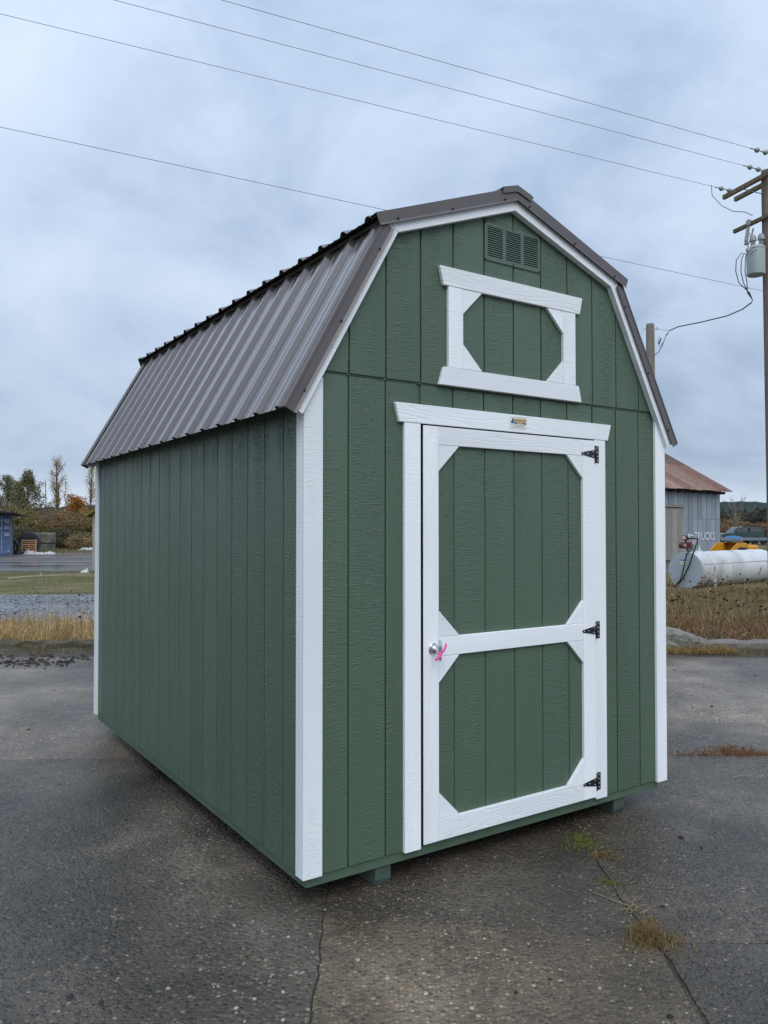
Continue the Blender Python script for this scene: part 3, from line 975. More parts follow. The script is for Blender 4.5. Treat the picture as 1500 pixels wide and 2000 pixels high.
UA0, UA1 = (-0.275, 2.0), (-0.335, 10.15)
jA = wob_line((-0.13, -6), (-0.345, 10.15), 0.006, 1, 0.05)                    # joint under the near corner
jB = wob_line((1.14, -6), (1.03, 10.15), 0.010, 2, 0.06)                      # mossy joint in front of the door
e_far_l = wob_line((-12, 10.30), (-0.345, 10.15), 0.03, 3, 0.3)
e_far_m = [Vector((-0.345, 10.15)), Vector((1.03, 10.15))]
e_far_r = wob_line((1.03, 10.15), (16, 10.15), 0.03, 4, 0.3)
cL = wob_line((-12, 5.50), (-0.29, 5.72), 0.006, 5)
cM = wob_line((-0.25, 3.42), (1.075, 3.19), 0.022, 6, 0.06)
cR1 = wob_line((1.075, 3.185), (16, 3.10), 0.006, 7)
cR2 = wob_line((1.06, 5.79), (16, 5.80), 0.010, 8)


def cut(line, y0, y1):
    """part of a roughly upright joint between two rows"""
    return [p for p in line if y0 < p.y < y1]


def at_y(line, y):
    for a, b in zip(line, line[1:]):
        if a.y <= y <= b.y:
            t = (y - a.y) / (b.y - a.y + 1e-9); return a + (b - a) * t
    return line[-1]


gp = 0.0028
def col_slab(left, right, bottom, top):
    """bottom and top run left to right"""
    return slab([bottom, right, rev(top), rev(left)])


bl = [Vector((-12, -6)), Vector((-0.13, -6))]
# left column
Lr1 = off([at_y(jA, y) for y in np.arange(-5.9, 5.65, 0.05)], -gp, 0)
col_slab([Vector((-12, -5.9)), Vector((-12, 5.4))], Lr1, [Vector((-12, -6)), Vector((-0.14, -6))], off(cL, 0, -gp)).color = (0.95, 0.96, 0.98, 1)
Lr2 = off([at_y(jA, y) for y in np.arange(5.80, 10.05, 0.15)], -gp, 0)
col_slab([Vector((-12, 5.6)), Vector((-12, 10.2))], Lr2, off(cL, 0, gp), off(e_far_l, -gp, 0)).color = (1.6, 1.55, 1.5, 1)
# middle column
Ml1 = off([at_y(jA, y) for y in np.arange(-5.9, 3.36, 0.05)], gp, 0); Mr1 = off([at_y(jB, y) for y in np.arange(-5.9, 3.12, 0.05)], -gp, 0)
col_slab(Ml1, Mr1, [Vector((-0.12, -6)), Vector((1.13, -6))], off(cM, 0, -0.003)).color = (1.30, 1.22, 1.10, 1)
Ml2 = off([at_y(jA, y) for y in np.arange(3.5, 10.05, 0.15)], gp, 0); Mr2 = off([at_y(jB, y) for y in np.arange(3.28, 10.05, 0.15)], -gp, 0)
col_slab(Ml2, Mr2, off(cM, 0, 0.003), off(e_far_m, 0, 0))
# right column
gj = 0.016
Rl1 = off([at_y(jB, y) for y in np.arange(-5.9, 3.1, 0.05)], gj, 0)
col_slab(Rl1, [Vector((16, -5.9)), Vector((16, 3.0))], [Vector((1.16, -6)), Vector((16, -6))], off(cR1, gj, -0.004))
Rl2 = off([at_y(jB, y) for y in np.arange(3.28, 5.7, 0.15)], gp, 0)
col_slab(Rl2, [Vector((16, 3.2)), Vector((16, 5.7))], off(cR1, gp, 0.004), off(cR2, gp, -0.008)).color = (1.25, 1.22, 1.18, 1)
Rl3 = off([at_y(jB, y) for y in np.arange(5.9, 10.05, 0.15)], gp, 0)
col_slab(Rl3, [Vector((16, 5.9)), Vector((16, 10.1))], off(cR2, gp, 0.008), off(e_far_r, gp, 0)).color = (1.7, 1.66, 1.64, 1)

# earth bank and kerb beams along the far edge of the pad
M['kerb'] = ground_mat('weathered_kerb', (0.13, 0.115, 0.095), (0.20, 0.185, 0.16), wet=(0.6, 0.9), bump=0.9, cscale=3.0, spec=0.2, finescale=30)
M['kerb_dark'] = ground_mat('mossy_kerb', (0.040, 0.042, 0.020), (0.12, 0.10, 0.075), wet=(0.7, 0.95), bump=1.0, cscale=2.2, spec=0.2, finescale=22)
def lump_bar(name, a, b, w, h, seed, mat, rough=0.020, step=0.16, parent=None, zb=-0.05):
    r = random.Random(seed)
    a = Vector(a); b = Vector(b); d = b - a; n = max(3, int(d.length / step)); dn = d.normalized(); s = Vector((-dn.y, dn.x))
    V = []; F = []
    prof = [(-0.5, 0.0), (-0.5, 0.82), (-0.42, 1.0), (0.42, 1.0), (0.5, 0.82), (0.5, 0.0)]
    for i in range(n + 1):
        c = a + d * i / n
        for (u, v) in prof:
            q = c + s * (u * w + r.uniform(-rough, rough))
            V.append((q.x, q.y, zb + v * h + (r.uniform(-rough, rough) if v else 0)))
    m = len(prof)
    for i in range(n):
        for k in range(m - 1):
            F.append((i * m + k, i * m + k + 1, (i + 1) * m + k + 1, (i + 1) * m + k))
    F += [tuple(range(m - 1, -1, -1)), tuple(n * m + k for k in range(m))]
    return pd(name, V, F, mat, parent)


tag(lump_bar('kerb_beam', (4.42, 10.95), (8.6, 10.85), 0.24, 0.15, 3, M['kerb']), 'pale weathered kerb beam at the pad edge beside the boulder', 'kerb')
tag(lump_bar('kerb_beam', (-8.5, 10.98), (-4.0, 10.95), 0.26, 0.15, 4, M['kerb_dark']), 'mossy weathered kerb beam in front of the golden grass', 'kerb')
tag(pd('soil_bank', *(lambda xs: ([(x, 10.1 + 0.1 * math.sin(x * 3), -0.03) for x in xs] + [(x, 10.75, 0.02 + 0.012 * math.sin(x * 7)) for x in xs] + [(x, 11.6, 0.0) for x in xs] + [(x, 13.6, -0.045) for x in xs],
    [(r_ * len(xs) + i, r_ * len(xs) + i + 1, (r_ + 1) * len(xs) + i + 1, (r_ + 1) * len(xs) + i) for r_ in range(3) for i in range(len(xs) - 1)]))(list(np.arange(-14, 16, 0.15))), M['soil']), 'low bank of dark soil along the pad edge', 'soil', kind='structure')


# ------------------------------------------------------------------ loose plants, as blades
VEG = veg('plant_matter')
LEAF = veg('leaf_matter', 0.6, 0.35)


def blades(name, pts, hmin, hmax, width, palette, lean=0.35, parent=None, mat=None, heads=None, zbase=None):
    """thin bent grass blades standing at pts (x,y,z); palette: list of (weight, rgb)"""
    n = len(pts)
    pts = np.asarray(pts, float)
    h = rng.uniform(hmin, hmax, n) * rng.uniform(0.6, 1.0, n)
    if n > 5000:
        h *= np.clip(0.75 + 0.35 * np.sin(pts[:, 0] * 1.7 + 0.6) * np.sin(pts[:, 1] * 1.3 + 2) + 0.3 * np.sin(pts[:, 0] * 4.3 + pts[:, 1] * 2.9) + 0.2 * np.sin(pts[:, 0] * 9.1 - pts[:, 1] * 7.3), 0.25, 1.4)
    a = rng.uniform(0, 2 * np.pi, n)
    ln = rng.uniform(0, lean, n) * h
    d = np.stack([np.cos(a), np.sin(a)], 1)
    b = rng.uniform(0, 2 * np.pi, n)
    s = np.stack([np.cos(b), np.sin(b)], 1) * (width * rng.uniform(0.6, 1.3, n))[:, None] * 0.5
    V = np.zeros((n, 5, 3))
    V[:, 0, :2] = pts[:, :2] - s; V[:, 1, :2] = pts[:, :2] + s
    mid = pts[:, :2] + d * (ln * 0.35)[:, None]
    V[:, 2, :2] = mid - s * 0.8; V[:, 3, :2] = mid + s * 0.8
    V[:, 4, :2] = pts[:, :2] + d * ln[:, None]
    V[:, 0, 2] = V[:, 1, 2] = pts[:, 2]
    V[:, 2, 2] = V[:, 3, 2] = pts[:, 2] + h * 0.58
    V[:, 4, 2] = pts[:, 2] + h * (1 - 0.3 * (ln / np.maximum(h, 1e-6)) ** 2)
    w = np.array([p[0] for p in palette], float); w /= w.sum()
    ci = rng.choice(len(palette), n, p=w)
    c = np.array([p[1] for p in palette])[ci] * rng.uniform(0.7, 1.3, n)[:, None]
    cols = np.ones((n, 5, 4)); cols[:, :, :3] = c[:, None, :]
    base = np.arange(n) * 5
    F = []
    for i in base.tolist():
        F.append((i, i + 1, i + 3, i + 2)); F.append((i + 2, i + 3, i + 4))
    V = V.reshape(-1, 3); cols = cols.reshape(-1, 4)
    return pd(name, V.tolist(), F, mat or VEG, parent, cols=cols)


def scatter_leaves(pts, size, palette, flat=0.0, squash=1.0):
    """small quads at pts -> verts, faces, cols"""
    n = len(pts)
    pts = np.asarray(pts, float)
    nrm = rng.normal(size=(n, 3)); nrm[:, 2] += flat
    nrm /= np.linalg.norm(nrm, axis=1)[:, None]
    t = rng.normal(size=(n, 3)); u = np.cross(nrm, t); u /= np.linalg.norm(u, axis=1)[:, None]
    v = np.cross(nrm, u)
    s = (size * rng.uniform(0.55, 1.35, n))[:, None]
    u = u * s; v = v * s * 0.62 * squash
    V = np.stack([pts - u, pts - v, pts + u, pts + v], 1).reshape(-1, 3)
    w = np.array([p[0] for p in palette], float); w /= w.sum()
    ci = rng.choice(len(palette), n, p=w)
    c = np.array([p[1] for p in palette])[ci] * rng.uniform(0.65, 1.35, n)[:, None]
    cols = np.ones((n, 4, 4)); cols[:, :, :3] = c[:, None, :]
    F = [(i, i + 1, i + 2, i + 3) for i in range(0, 4 * n, 4)]
    return V.tolist(), F, cols.reshape(-1, 4)


def zone(n, x0, x1, y0, y1, z=-0.04, clump=0.0, keep=None):
    p = np.stack([rng.uniform(x0, x1, n), rng.uniform(y0, y1, n), np.full(n, z)], 1)
    if clump:
        f = np.sin(p[:, 0] * 2.1 + 1) * np.cos(p[:, 1] * 2.7) + 0.6 * np.sin(p[:, 0] * 5.3 + p[:, 1] * 3.1)
        p = p[rng.uniform(-1.6, 1.6, n) < f + clump]
    if keep is not None: p = p[keep(p)]
    return p


GOLD = [(4, (0.480, 0.324, 0.144)), (3, (0.600, 0.468, 0.240)), (2.4, (0.360, 0.216, 0.102)), (1.2, (0.264, 0.156, 0.066)), (0.6, (0.240, 0.228, 0.084))]
tag(blades('golden_grass', zone(36000, -9.5, 1.0, 11.1, 13.6, 0.0, 0.15), 0.08, 0.50, 0.009, GOLD, 2.0), 'golden dry grass behind the kerb left of the shed', 'grass', kind='stuff')
RUST = [(3, (0.204, 0.102, 0.050)), (3, (0.264, 0.156, 0.081)), (2, (0.336, 0.228, 0.125)), (1.5, (0.156, 0.144, 0.056)), (1, (0.120, 0.072, 0.050))]
OLIVE = [(3, (0.213, 0.162, 0.069)), (2.5, (0.288, 0.205, 0.100)), (2, (0.150, 0.135, 0.050)), (1.5, (0.237, 0.130, 0.075)), (0.6, (0.375, 0.270, 0.175))]
tag(blades('russet_weeds', zone(26000, 2.0, 12.5, 11.0, 14.6, 0.0, 0.9), 0.06, 0.30, 0.012, RUST, 2.0), 'rust-brown dead weeds behind the kerb right of the shed', 'weeds', kind='stuff')
tag(blades('olive_weeds', np.concatenate([zone(30000, 2.0, 17, 13.6, 21.6, -0.05, 0.8), zone(9000, 4, 22, 21.5, 30, -0.05, 0.4)]), 0.07, 0.30, 0.016, OLIVE, 1.8), 'olive weeds between the kerb and the white tank', 'weeds', kind='stuff')
VERGE = [(2, (0.147, 0.182, 0.049)), (2, (0.196, 0.189, 0.070)), (3, (0.308, 0.243, 0.126)), (1, (0.126, 0.149, 0.042))]
tag(blades('verge_grass', zone(22000, -22, 0, 20.3, 31, -0.045, -0.2), 0.02, 0.09, 0.025, VERGE, 0.9), 'short green grass on the verge', 'grass', kind='stuff')
tag(blades('yard_grass', zone(9000, -60, -10, 54, 66, -0.05, 0.1), 0.08, 0.35, 0.06, [(2, (0.13, 0.14, 0.04)), (3, (0.24, 0.19, 0.09)), (1, (0.10, 0.13, 0.03))], 0.8), 'rough grass along the far yard edge', 'grass', kind='stuff')


def umbels(name, n, box, hr, headcols, label, stemcol=(0.12, 0.09, 0.045)):
    """dead flower stalks, each a thin stem with a cupped head"""
    V = []; F = []; C = []
    x0, x1, y0, y1 = box
    for i in range(n):
        x = random.uniform(x0, x1); y = random.uniform(y0, y1); h = random.uniform(*hr)
        lx, ly = random.uniform(-.12, .12) * h, random.uniform(-.12, .12) * h
        z0 = -0.04
        w = 0.004
        o = len(V)
        V += [(x - w, y, z0), (x + w, y, z0), (x + lx + w * .7, y + ly, z0 + h), (x + lx - w * .7, y + ly, z0 + h)]
        F.append((o, o + 1, o + 2, o + 3)); C += [(*stemcol, 1)] * 4
        hc = random.choice(headcols); r = random.uniform(0.018, 0.038); k = random.uniform(.7, 1.25)
        o = len(V); m = 6
        V.append((x + lx, y + ly, z0 + h - r * 0.5)); C.append((*[q * k for q in hc], 1))
        for j in range(m):
            a = 2 * math.pi * j / m
            V.append((x + lx + r * math.cos(a), y + ly + r * math.sin(a), z0 + h + r * 0.55 + random.uniform(-.3, .3) * r)); C.append((*[q * k for q in hc], 1))
        F += [(o, o + 1 + j, o + 1 + (j + 1) % m) for j in range(m)]
        F.append(tuple(o + 1 + j for j in range(m)))
    return tag(pd(name, V, F, VEG, cols=C), label, 'weeds', kind='stuff')


umbels('seed_heads', 420, (2.5, 14, 12.4, 21), (0.26, 0.55), [(0.06, 0.03, 0.02), (0.08, 0.04, 0.025), (0.09, 0.045, 0.03)], 'dark dead flower heads above the weeds')
umbels('seed_heads', 60, (-9, -3, 11.3, 13.5), (0.35, 0.72), [(0.30, 0.28, 0.18), (0.24, 0.16, 0.09), (0.09, 0.05, 0.03), (0.40, 0.38, 0.28)], 'pale and brown flower heads above the golden grass', (0.26, 0.20, 0.10))
umbels('white_flowers', 16, (3.6, 10, 12.6, 19), (0.30, 0.5), [(0.6, 0.58, 0.45)], 'last white flower heads among the olive weeds')

# plants growing in the pad joint
def tuft(name, c, n, r, h, pal, label, cat, w=0.004, lean=1.3, squash=1.0):
    a = rng.uniform(0, 2 * np.pi, n); q = r * np.abs(rng.normal(0, 0.55, n)) * (1 + 0.35 * np.sin(3 * a + c[1]) + 0.25 * np.sin(5 * a + 2))
    pts = np.stack([c[0] + q * np.cos(a), c[1] + q * np.sin(a) * squash, np.full(n, -0.004)], 1)
    pts -= np.array([c[0], c[1], 0])
    o = blades(name, pts, h[0], h[1], w, pal, lean)
    o.location = (c[0], c[1], 0)
    return tag(o, label, cat, kind='stuff' if cat == 'moss' else None)


DRY = [(3, (0.22, 0.15, 0.06)), (2, (0.30, 0.21, 0.09)), (2, (0.14, 0.085, 0.045)), (1, (0.15, 0.15, 0.04))]
tuft('dry_grass_tuft', (1.085, 3.215), 1500, 0.115, (0.02, 0.065), DRY, 'dry brown grass tuft growing in the pad joint', 'grass tuft', 0.0028, 1.8)
MOSS = [(3, (0.13, 0.16, 0.025)), (2, (0.17, 0.18, 0.04)), (1, (0.08, 0.10, 0.02)), (0.6, (0.22, 0.18, 0.08))]
tuft('moss_clump', (1.065, 4.21), 1700, 0.125, (0.004, 0.015), MOSS, 'larger bright green moss clump in front of the door, nearer the shed', 'moss', 0.010, 1.4, 1.6)
tuft('moss_clump', (1.062, 3.715), 600, 0.072, (0.004, 0.013), MOSS, 'small round green moss clump between larger moss and dry tuft', 'moss', 0.009, 1.4)
tuft('dry_grass_tuft', (1.12, 4.02), 260, 0.07, (0.012, 0.035), DRY, 'small withered brown wisp at the end of the larger moss clump', 'grass tuft', 0.004, 1.5)
tw = MB()
for k in range(9):
    a = random.uniform(0, 6.28); l = random.uniform(0.04, 0.10)
    p = Vector((1.09 + random.uniform(-.03, .03), 3.44 + random.uniform(-.04, .05), 0.006))
    e = p + Vector((math.cos(a) * l, math.sin(a) * l, random.uniform(0, 0.02)))
    tw.tube([p, (p + e) / 2 + Vector((0, 0, 0.006)), e], [0.0015, 0.0012, 0.0007], 5)
tw.tube([(1.09, 3.46, 0.008), (1.02, 3.52, 0.012), (0.955, 3.60, 0.010)], [0.002, 0.0017, 0.0012], 5)
tw = tw.build('dead_plant', plain('straw', (0.34, 0.24, 0.11), 0.8, var=0.2))
tag(tw, 'pale dead plant stalk lying beside the dry grass tuft', 'dead plant')

# orange pine needles along the joint to the right
NEED = [(3, (0.216, 0.078, 0.021)), (2, (0.158, 0.058, 0.017)), (1, (0.274, 0.125, 0.043))]
ndl = np.concatenate([np.stack([rng.normal(2.72, 0.30, 800), 5.80 + rng.normal(0.02, 0.04, 800) , np.full(800, 0.003)], 1),
                      np.stack([rng.uniform(2.1, 5.0, 500), 5.80 + rng.normal(0, 0.02, 500), np.full(500, 0.002)], 1),
                      np.stack([rng.normal(2.6, 0.10, 500), 5.92 + rng.normal(0, 0.06, 500), np.full(500, 0.004)], 1)])
tag(blades('pine_needles', ndl, 0.004, 0.022, 0.0045, NEED, 5.0), 'orange pine needles gathered along the pad joint', 'needles', kind='stuff')

# small dark clods and pale stones lying on the pad
def debris(name, spots, mats, label, seed, kind='stuff'):
    r = random.Random(seed); mb = MB()
    for (x, y, s) in spots:
        nv = 6; V = [(x, y, s * r.uniform(0.6, 0.9))]; 
        for j in range(nv):
            a = 2 * math.pi * j / nv + r.uniform(-.3, .3); q = s * r.uniform(0.6, 1.15)
            V.append((x + q * math.cos(a), y + q * math.sin(a), s * r.uniform(0.1, 0.45)))
        for j in range(nv):
            a = 2 * math.pi * j / nv + r.uniform(-.3, .3); q = s * r.uniform(0.6, 0.95)
            V.append((x + q * math.cos(a), y + q * math.sin(a), -0.001))
        F = [(0, 1 + j, 1 + (j + 1) % nv) for j in range(nv)] + [(1 + j, 1 + nv + j, 1 + nv + (j + 1) % nv, 1 + (j + 1) % nv) for j in range(nv)]
        mb.add(V, F, r.randrange(len(mats)))
    return tag(mb.build(name, mats), label, 'debris', kind=kind)


clod = plain('dark_clod', (0.016, 0.014, 0.013), 0.8, var=0.3)
px_spots = [(1390, 1378, .020), (1330, 1631, .018), (1293, 1763, .012), (1310, 1974, .014), (1352, 1380, .008), (1475, 1318, .014), (1407, 1315, .010), (1317, 1308, .014), (1314, 1299, .009), (1446, 1299, .012),
            (245, 1598, .012), (56, 1423, .014), (137, 1936, .012), (198, 1946, .012), (26, 1302, .018), (330, 1543, .008), (117, 1528, .007), (1220, 1667, .006), (1370, 1650, .008), (1396, 1621, .006), (1413, 1932, .005), (1008, 1928, .010), (1075, 1903, .009)]
sp = []
for px, py, s in px_spots:
    d = F_PX * CAM_H / (py - 1032.8)
    q = P(px, py, d); sp.append((q.x, q.y, s))
for _ in range(80):
    v = random.uniform(2.4, 10); u = random.uniform(-0.5, 0.5) * v
    sp.append((u, v, random.uniform(0.003, 0.006)))
debris('clods', sp, [clod], 'small dark clods scattered over the wet pad', 3)
sp = [(random.uniform(-4.8, -3.85), random.gauss(9.75, 0.16), 0.004 + 0.034 * random.random() ** 4) for _ in range(300)] + [(random.uniform(-6.5, -3.5), random.gauss(10.15, 0.12), random.uniform(0.008, 0.03)) for _ in range(150)]
debris('mud_crumbs', sp, [clod, plain('brown_clod', (0.035, 0.027, 0.02), 0.8, var=0.3)], 'dark mud crumbs by the kerb left of the shed', 5)
peb_m = [plain('pebble_grey', (0.15, 0.15, 0.15), 0.45), plain('pebble_tan', (0.22, 0.17, 0.11), 0.5), plain('pebble_slate', (0.085, 0.09, 0.10), 0.45), plain('pebble_brown', (0.14, 0.085, 0.055), 0.5), plain('pebble_grey_b', (0.19, 0.18, 0.17), 0.45), plain('pebble_pale', (0.30, 0.285, 0.26), 0.5)]
sp = []
for _ in range(420):
    v = 2.3 + 5.5 * random.random() ** 1.7; u = random.uniform(-0.52, 0.52) * v
    sp.append((u, v, random.uniform(0.0018, 0.0055)))
for _ in range(70): sp.append((random.gauss(-0.34, 0.13), random.uniform(2.5, 3.5), random.uniform(0.004, 0.011)))
for _ in range(40): sp.append((random.gauss(0.95, 0.08), random.uniform(2.6, 3.7), random.uniform(0.004, 0.009)))
debris('loose_stones', sp, peb_m, 'tiny loose stones on the wet pad', 8)

gs = [plain('gravel_dark', (0.05, 0.053, 0.06), 0.5), plain('gravel_mid', (0.13, 0.135, 0.145), 0.5), plain('gravel_light', (0.28, 0.29, 0.31), 0.55)]
debris('gravel_stones', [(random.uniform(-13, -3.5), random.uniform(13.4, 20), random.uniform(0.012, 0.045)) for _ in range(1700)], gs, 'loose stones on the blue-grey gravel strip', 9).location.z = -0.035

# pale fallen branch on the verge
q = MB()
q.tube([(-12.6, 26.2, 0.0), (-12.1, 26.5, 0.05), (-11.6, 27.1, 0.04), (-11.1, 27.5, 0.07), (-10.5, 28.2, 0.03)], [0.028, 0.025, 0.02, 0.015, 0.008], 6)
q.tube([(-11.8, 26.9, 0.05), (-12.0, 27.3, 0.14), (-12.3, 27.6, 0.10)], [0.018, 0.012, 0.006], 6)
tag(q.build('fallen_branch', plain('bare_branch', (0.34, 0.30, 0.24), 0.85, var=0.2)), 'pale fallen branch lying on the green verge', 'branch')

# boulder at the kerb
def boulder(name, c, sx, sy, sz, seed, mat, label):
    bm = bmesh.new(); bmesh.ops.create_icosphere(bm, subdivisions=4, radius=1)
    r = random.Random(seed); ph = [(r.uniform(1.5, 6), r.uniform(1.5, 6), r.uniform(1.5, 6), r.uniform(0, 6)) for _ in range(7)]
    for v in bm.verts:
        k = 1 + sum(math.sin(v.co.x * a + v.co.y * b + v.co.z * d + e) for a, b, d, e in ph) * 0.05 + 0.10 * abs(math.sin(v.co.x * 9 + v.co.z * 7 + v.co.y * 5)) * r.uniform(.2, 1) + r.uniform(-.05, .05)
        v.co = Vector((v.co.x * sx * k, v.co.y * sy * k, v.co.z * sz * k))
        if v.co.x > 0: v.co.z *= 1 - 0.45 * v.co.x / sx
    me = bpy.data.meshes.new(name); bm.to_mesh(me); bm.free()
    o = link(name, me, None, mat); o.location = c
    return tag(o, label, 'boulder')


M['boulder'] = ground_mat('mossy_boulder', (0.065, 0.064, 0.046), (0.21, 0.20, 0.18), wet=(0.75, 0.95), bump=1.0, cscale=6, spec=0.2, finescale=30)
boulder('boulder', (3.86, 10.95, 0.03), 0.62, 0.24, 0.25, 5, M['boulder'], 'grey mossy boulder at the pad edge right of the shed')
tag(blades('straw_litter', zone(2600, 3.3, 4.7, 10.35, 10.75, 0.01, 0.9), 0.03, 0.13, 0.008, [(3, (0.34, 0.22, 0.09)), (2, (0.26, 0.16, 0.07)), (1, (0.16, 0.15, 0.05))], 1.8), 'straw-coloured grass in front of the boulder', 'grass', kind='stuff')
tag(blades('kerb_weeds', np.concatenate([zone(1500, -8, -3.6, 10.4, 10.85, 0.0, 0.6), zone(2200, 4.4, 9, 10.25, 10.75, 0.0, 0.4)]), 0.02, 0.11, 0.008, [(2, (0.10, 0.12, 0.03)), (3, (0.16, 0.11, 0.05)), (1, (0.28, 0.2, 0.1))], 1.3), 'short weeds along the foot of the kerb', 'grass', kind='stuff')

# ------------------------------------------------------------------ fuel tank with its pump
def tank_mat():
    m, t, b = new_mat('tank_white_paint')
    L = t.links.new
    tc = N(t, 'ShaderNodeTexCoord')
    def noise(sc, detail=5, vec=None):
        n = N(t, 'ShaderNodeTexNoise'); n.inputs['Scale'].default_value = sc; n.inputs['Detail'].default_value = detail
        L(vec or tc.outputs['Object'], n.inputs['Vector']); return n.outputs['Fac']
    def mr(v, a, c, d=0., e=1.):
        x = N(t, 'ShaderNodeMapRange'); x.inputs['From Min'].default_value = a; x.inputs['From Max'].default_value = c
        x.inputs['To Min'].default_value = d; x.inputs['To Max'].default_value = e; L(v, x.inputs['Value']); return x.outputs[0]
    def mix(f, a, c):
        x = N(t, 'ShaderNodeMix', data_type='RGBA')
        for k, q in (('Factor', f), ('A', a), ('B', c)):
            if isinstance(q, tuple): x.inputs[k].default_value = (*q, 1)
            else: L(q, x.inputs[k])
        return x.outputs['Result']
    mp = N(t, 'ShaderNodeMapping'); mp.inputs['Scale'].default_value = (1.6, 1.6, 0.7); L(tc.outputs['Object'], mp.inputs['Vector'])
    grime = mr(noise(0.8, 5, mp.outputs[0]), 0.52, 0.80)
    rust = mr(noise(2.6, 7), 0.59, 0.70)
    c = mix(grime, (0.62, 0.64, 0.66), (0.33, 0.31, 0.28))
    c = mix(rust, c, (0.22, 0.115, 0.05))
    L(c, b.inputs['Base Color']); b.inputs['Roughness'].default_value = 0.5
    return m


M['tank'] = tank_mat()
M['tank_end'] = plain('tank_end_paint', (0.36, 0.40, 0.44), 0.6, var=0.06, vscale=2)
M['red'] = plain('pump_red', (0.13, 0.015, 0.018), 0.4, var=0.2)
M['hose'] = plain('black_hose', (0.012, 0.012, 0.014), 0.55)
TA = Vector((8.80, 22.8, 0)); TD = Vector((0.766, 0.643, 0)); TR = 0.535
tank = tag(empty('fuel_tank', (TA.x, TA.y, -0.05), math.atan2(TD.y, TD.x)), 'large white rust-stained fuel tank lying in the weeds', 'tank')
TZ = 0.51                     # axis height above its base
TL = 4.85
body = MB()
pr = [(TR, 0.0), (TR, TL - 0.12), (TR * 0.93, TL - 0.02), (TR * 0.7, TL + 0.09), (TR * 0.35, TL + 0.14), (0.02, TL + 0.15)]
body.lathe(pr, (0, 0, TZ), 48, 0, (1, 0, 0))
body.build('shell', M['tank'], tank)
MB().lathe([(TR * 0.02, -0.022), (TR * 0.9, -0.018), (TR * 1.004, -0.012), (TR * 1.008, 0.03)], (0, 0, TZ), 48, 0, (1, 0, 0)).build('end_plate', M['tank_end'], tank)
for x in (0.42, 1.25, 2.55, 4.2):
    MB().lathe([(TR * 1.001, -0.02), (TR * 1.009, -0.012), (TR * 1.009, 0.012), (TR * 1.001, 0.02)], (x, 0, TZ), 48, 0, (1, 0, 0)).build('weld_band', M['tank'], tank)
wl = MB()
wl.obox((TL / 2, -TR * 0.995 * math.cos(R(20)), TZ + TR * 0.995 * math.sin(R(20))), (TL / 2 - 0.1, 0, 0), (0, 0.006, 0.003), (0, 0.003, 0.010))
wl.build('seam', plain('tank_seam', (0.30, 0.24, 0.20), 0.7), tank)
for x in (0.55, 4.3):
    s = MB(); s.box(x - 0.08, x + 0.08, -0.38, 0.38, -0.02, 0.18); s.build('cradle', plain('tank_cradle', (0.10, 0.09, 0.08), 0.8), tank)
MB().box(0.60, 0.66, -TR - 0.05, -TR - 0.01, 0.0, 0.26).build('post', plain('white_stake', (0.62, 0.62, 0.60), 0.7), tank)
f = MB(); f.lathe([(0.09, -0.02), (0.09, 0.02), (0.035, 0.03), (0.03, 0.09), (0.012, 0.10), (0.010, 0.18)], (0.80, 0, TZ + TR), 16); f.build('filler_cap', M['tank'], tank)
f = MB(); f.lathe([(0.03, -0.03), (0.03, 0.04), (0.11, 0.05), (0.11, 0.075)], (3.55, 0, TZ + TR), 14); f.build('vent_cap', M['hose'], tank)
# label on the end plate
lab = MB().box(-0.0285, -0.0245, -0.045, 0.145, TZ + 0.14, TZ + 0.31).build('label', plain('label_white', (0.70, 0.70, 0.68), 0.5), tank)
MB().box(-0.0295, -0.0288, -0.043, 0.143, TZ + 0.272, TZ + 0.308).build('label_band', plain('label_blue', (0.06, 0.09, 0.30), 0.5), lab)
MB().box(-0.0295, -0.0288, -0.043, 0.143, TZ + 0.143, TZ + 0.178).build('label_band', plain('label_green', (0.42, 0.50, 0.16), 0.5), lab)
sq = MB(); sq.tube([(-0.030, 0.12 - 0.0145 * i, TZ + 0.224 + 0.022 * math.sin(i * 1.9) * (1 if i % 3 else 0.5)) for i in range(11)], 0.006, 5)
sq.build('label_script', plain('label_ink', (0.05, 0.07, 0.22), 0.5), lab)
# pump (its own thing, standing on the tank)
pump = tag(empty('fuel_pump', tuple(TA + TD * 0.12 + Vector((0, 0, TZ + TR - 0.06))), math.atan2(TD.y, TD.x)), 'dark red fuel pump with dial on top of the white tank', 'pump')
q = MB()
q.lathe([(0.045, 0.0), (0.045, 0.16)], (0, 0, 0), 12)
q.box(-0.10, 0.10, -0.15, 0.13, 0.14, 0.40)
q.lathe([(0.12, -0.16), (0.135, -0.10), (0.135, 0.02), (0.10, 0.06)], (-0.02, 0.16, 0.27), 16, 0, (0, -1, 0))
q.build('body', M['red'], pump, 0.015)
q = MB(); q.box(-0.09, 0.09, 0.0, 0.22, 0.47, 0.68); q.build('meter', M['red'], pump, 0.02)
q = MB(); q.box(-0.095, -0.088, 0.03, 0.18, 0.52, 0.65); q.build('dial', plain('pump_dial', (0.55, 0.52, 0.50), 0.4), pump)
q = MB(); q.box(-0.135, -0.10, -0.02, 0.10, 0.22, 0.34); q.build('plate', plain('pump_plate', (0.40, 0.30, 0.30), 0.5), pump)
q = MB(); q.tube([(0, 0.05, 0.55), (0, -0.14, 0.56), (0, -0.44, 0.545)], 0.028, 8); q.tube([(0, 0.07, 0.38), (0, 0.07, 0.50)], 0.04, 8); q.build('pipe', M['hose'], pump)
q = MB(); q.box(-0.03, 0.03, -0.40, -0.24, 0.33, 0.50); q.build('tag', plain('pink_tag', (0.62, 0.50, 0.52), 0.6), pump)
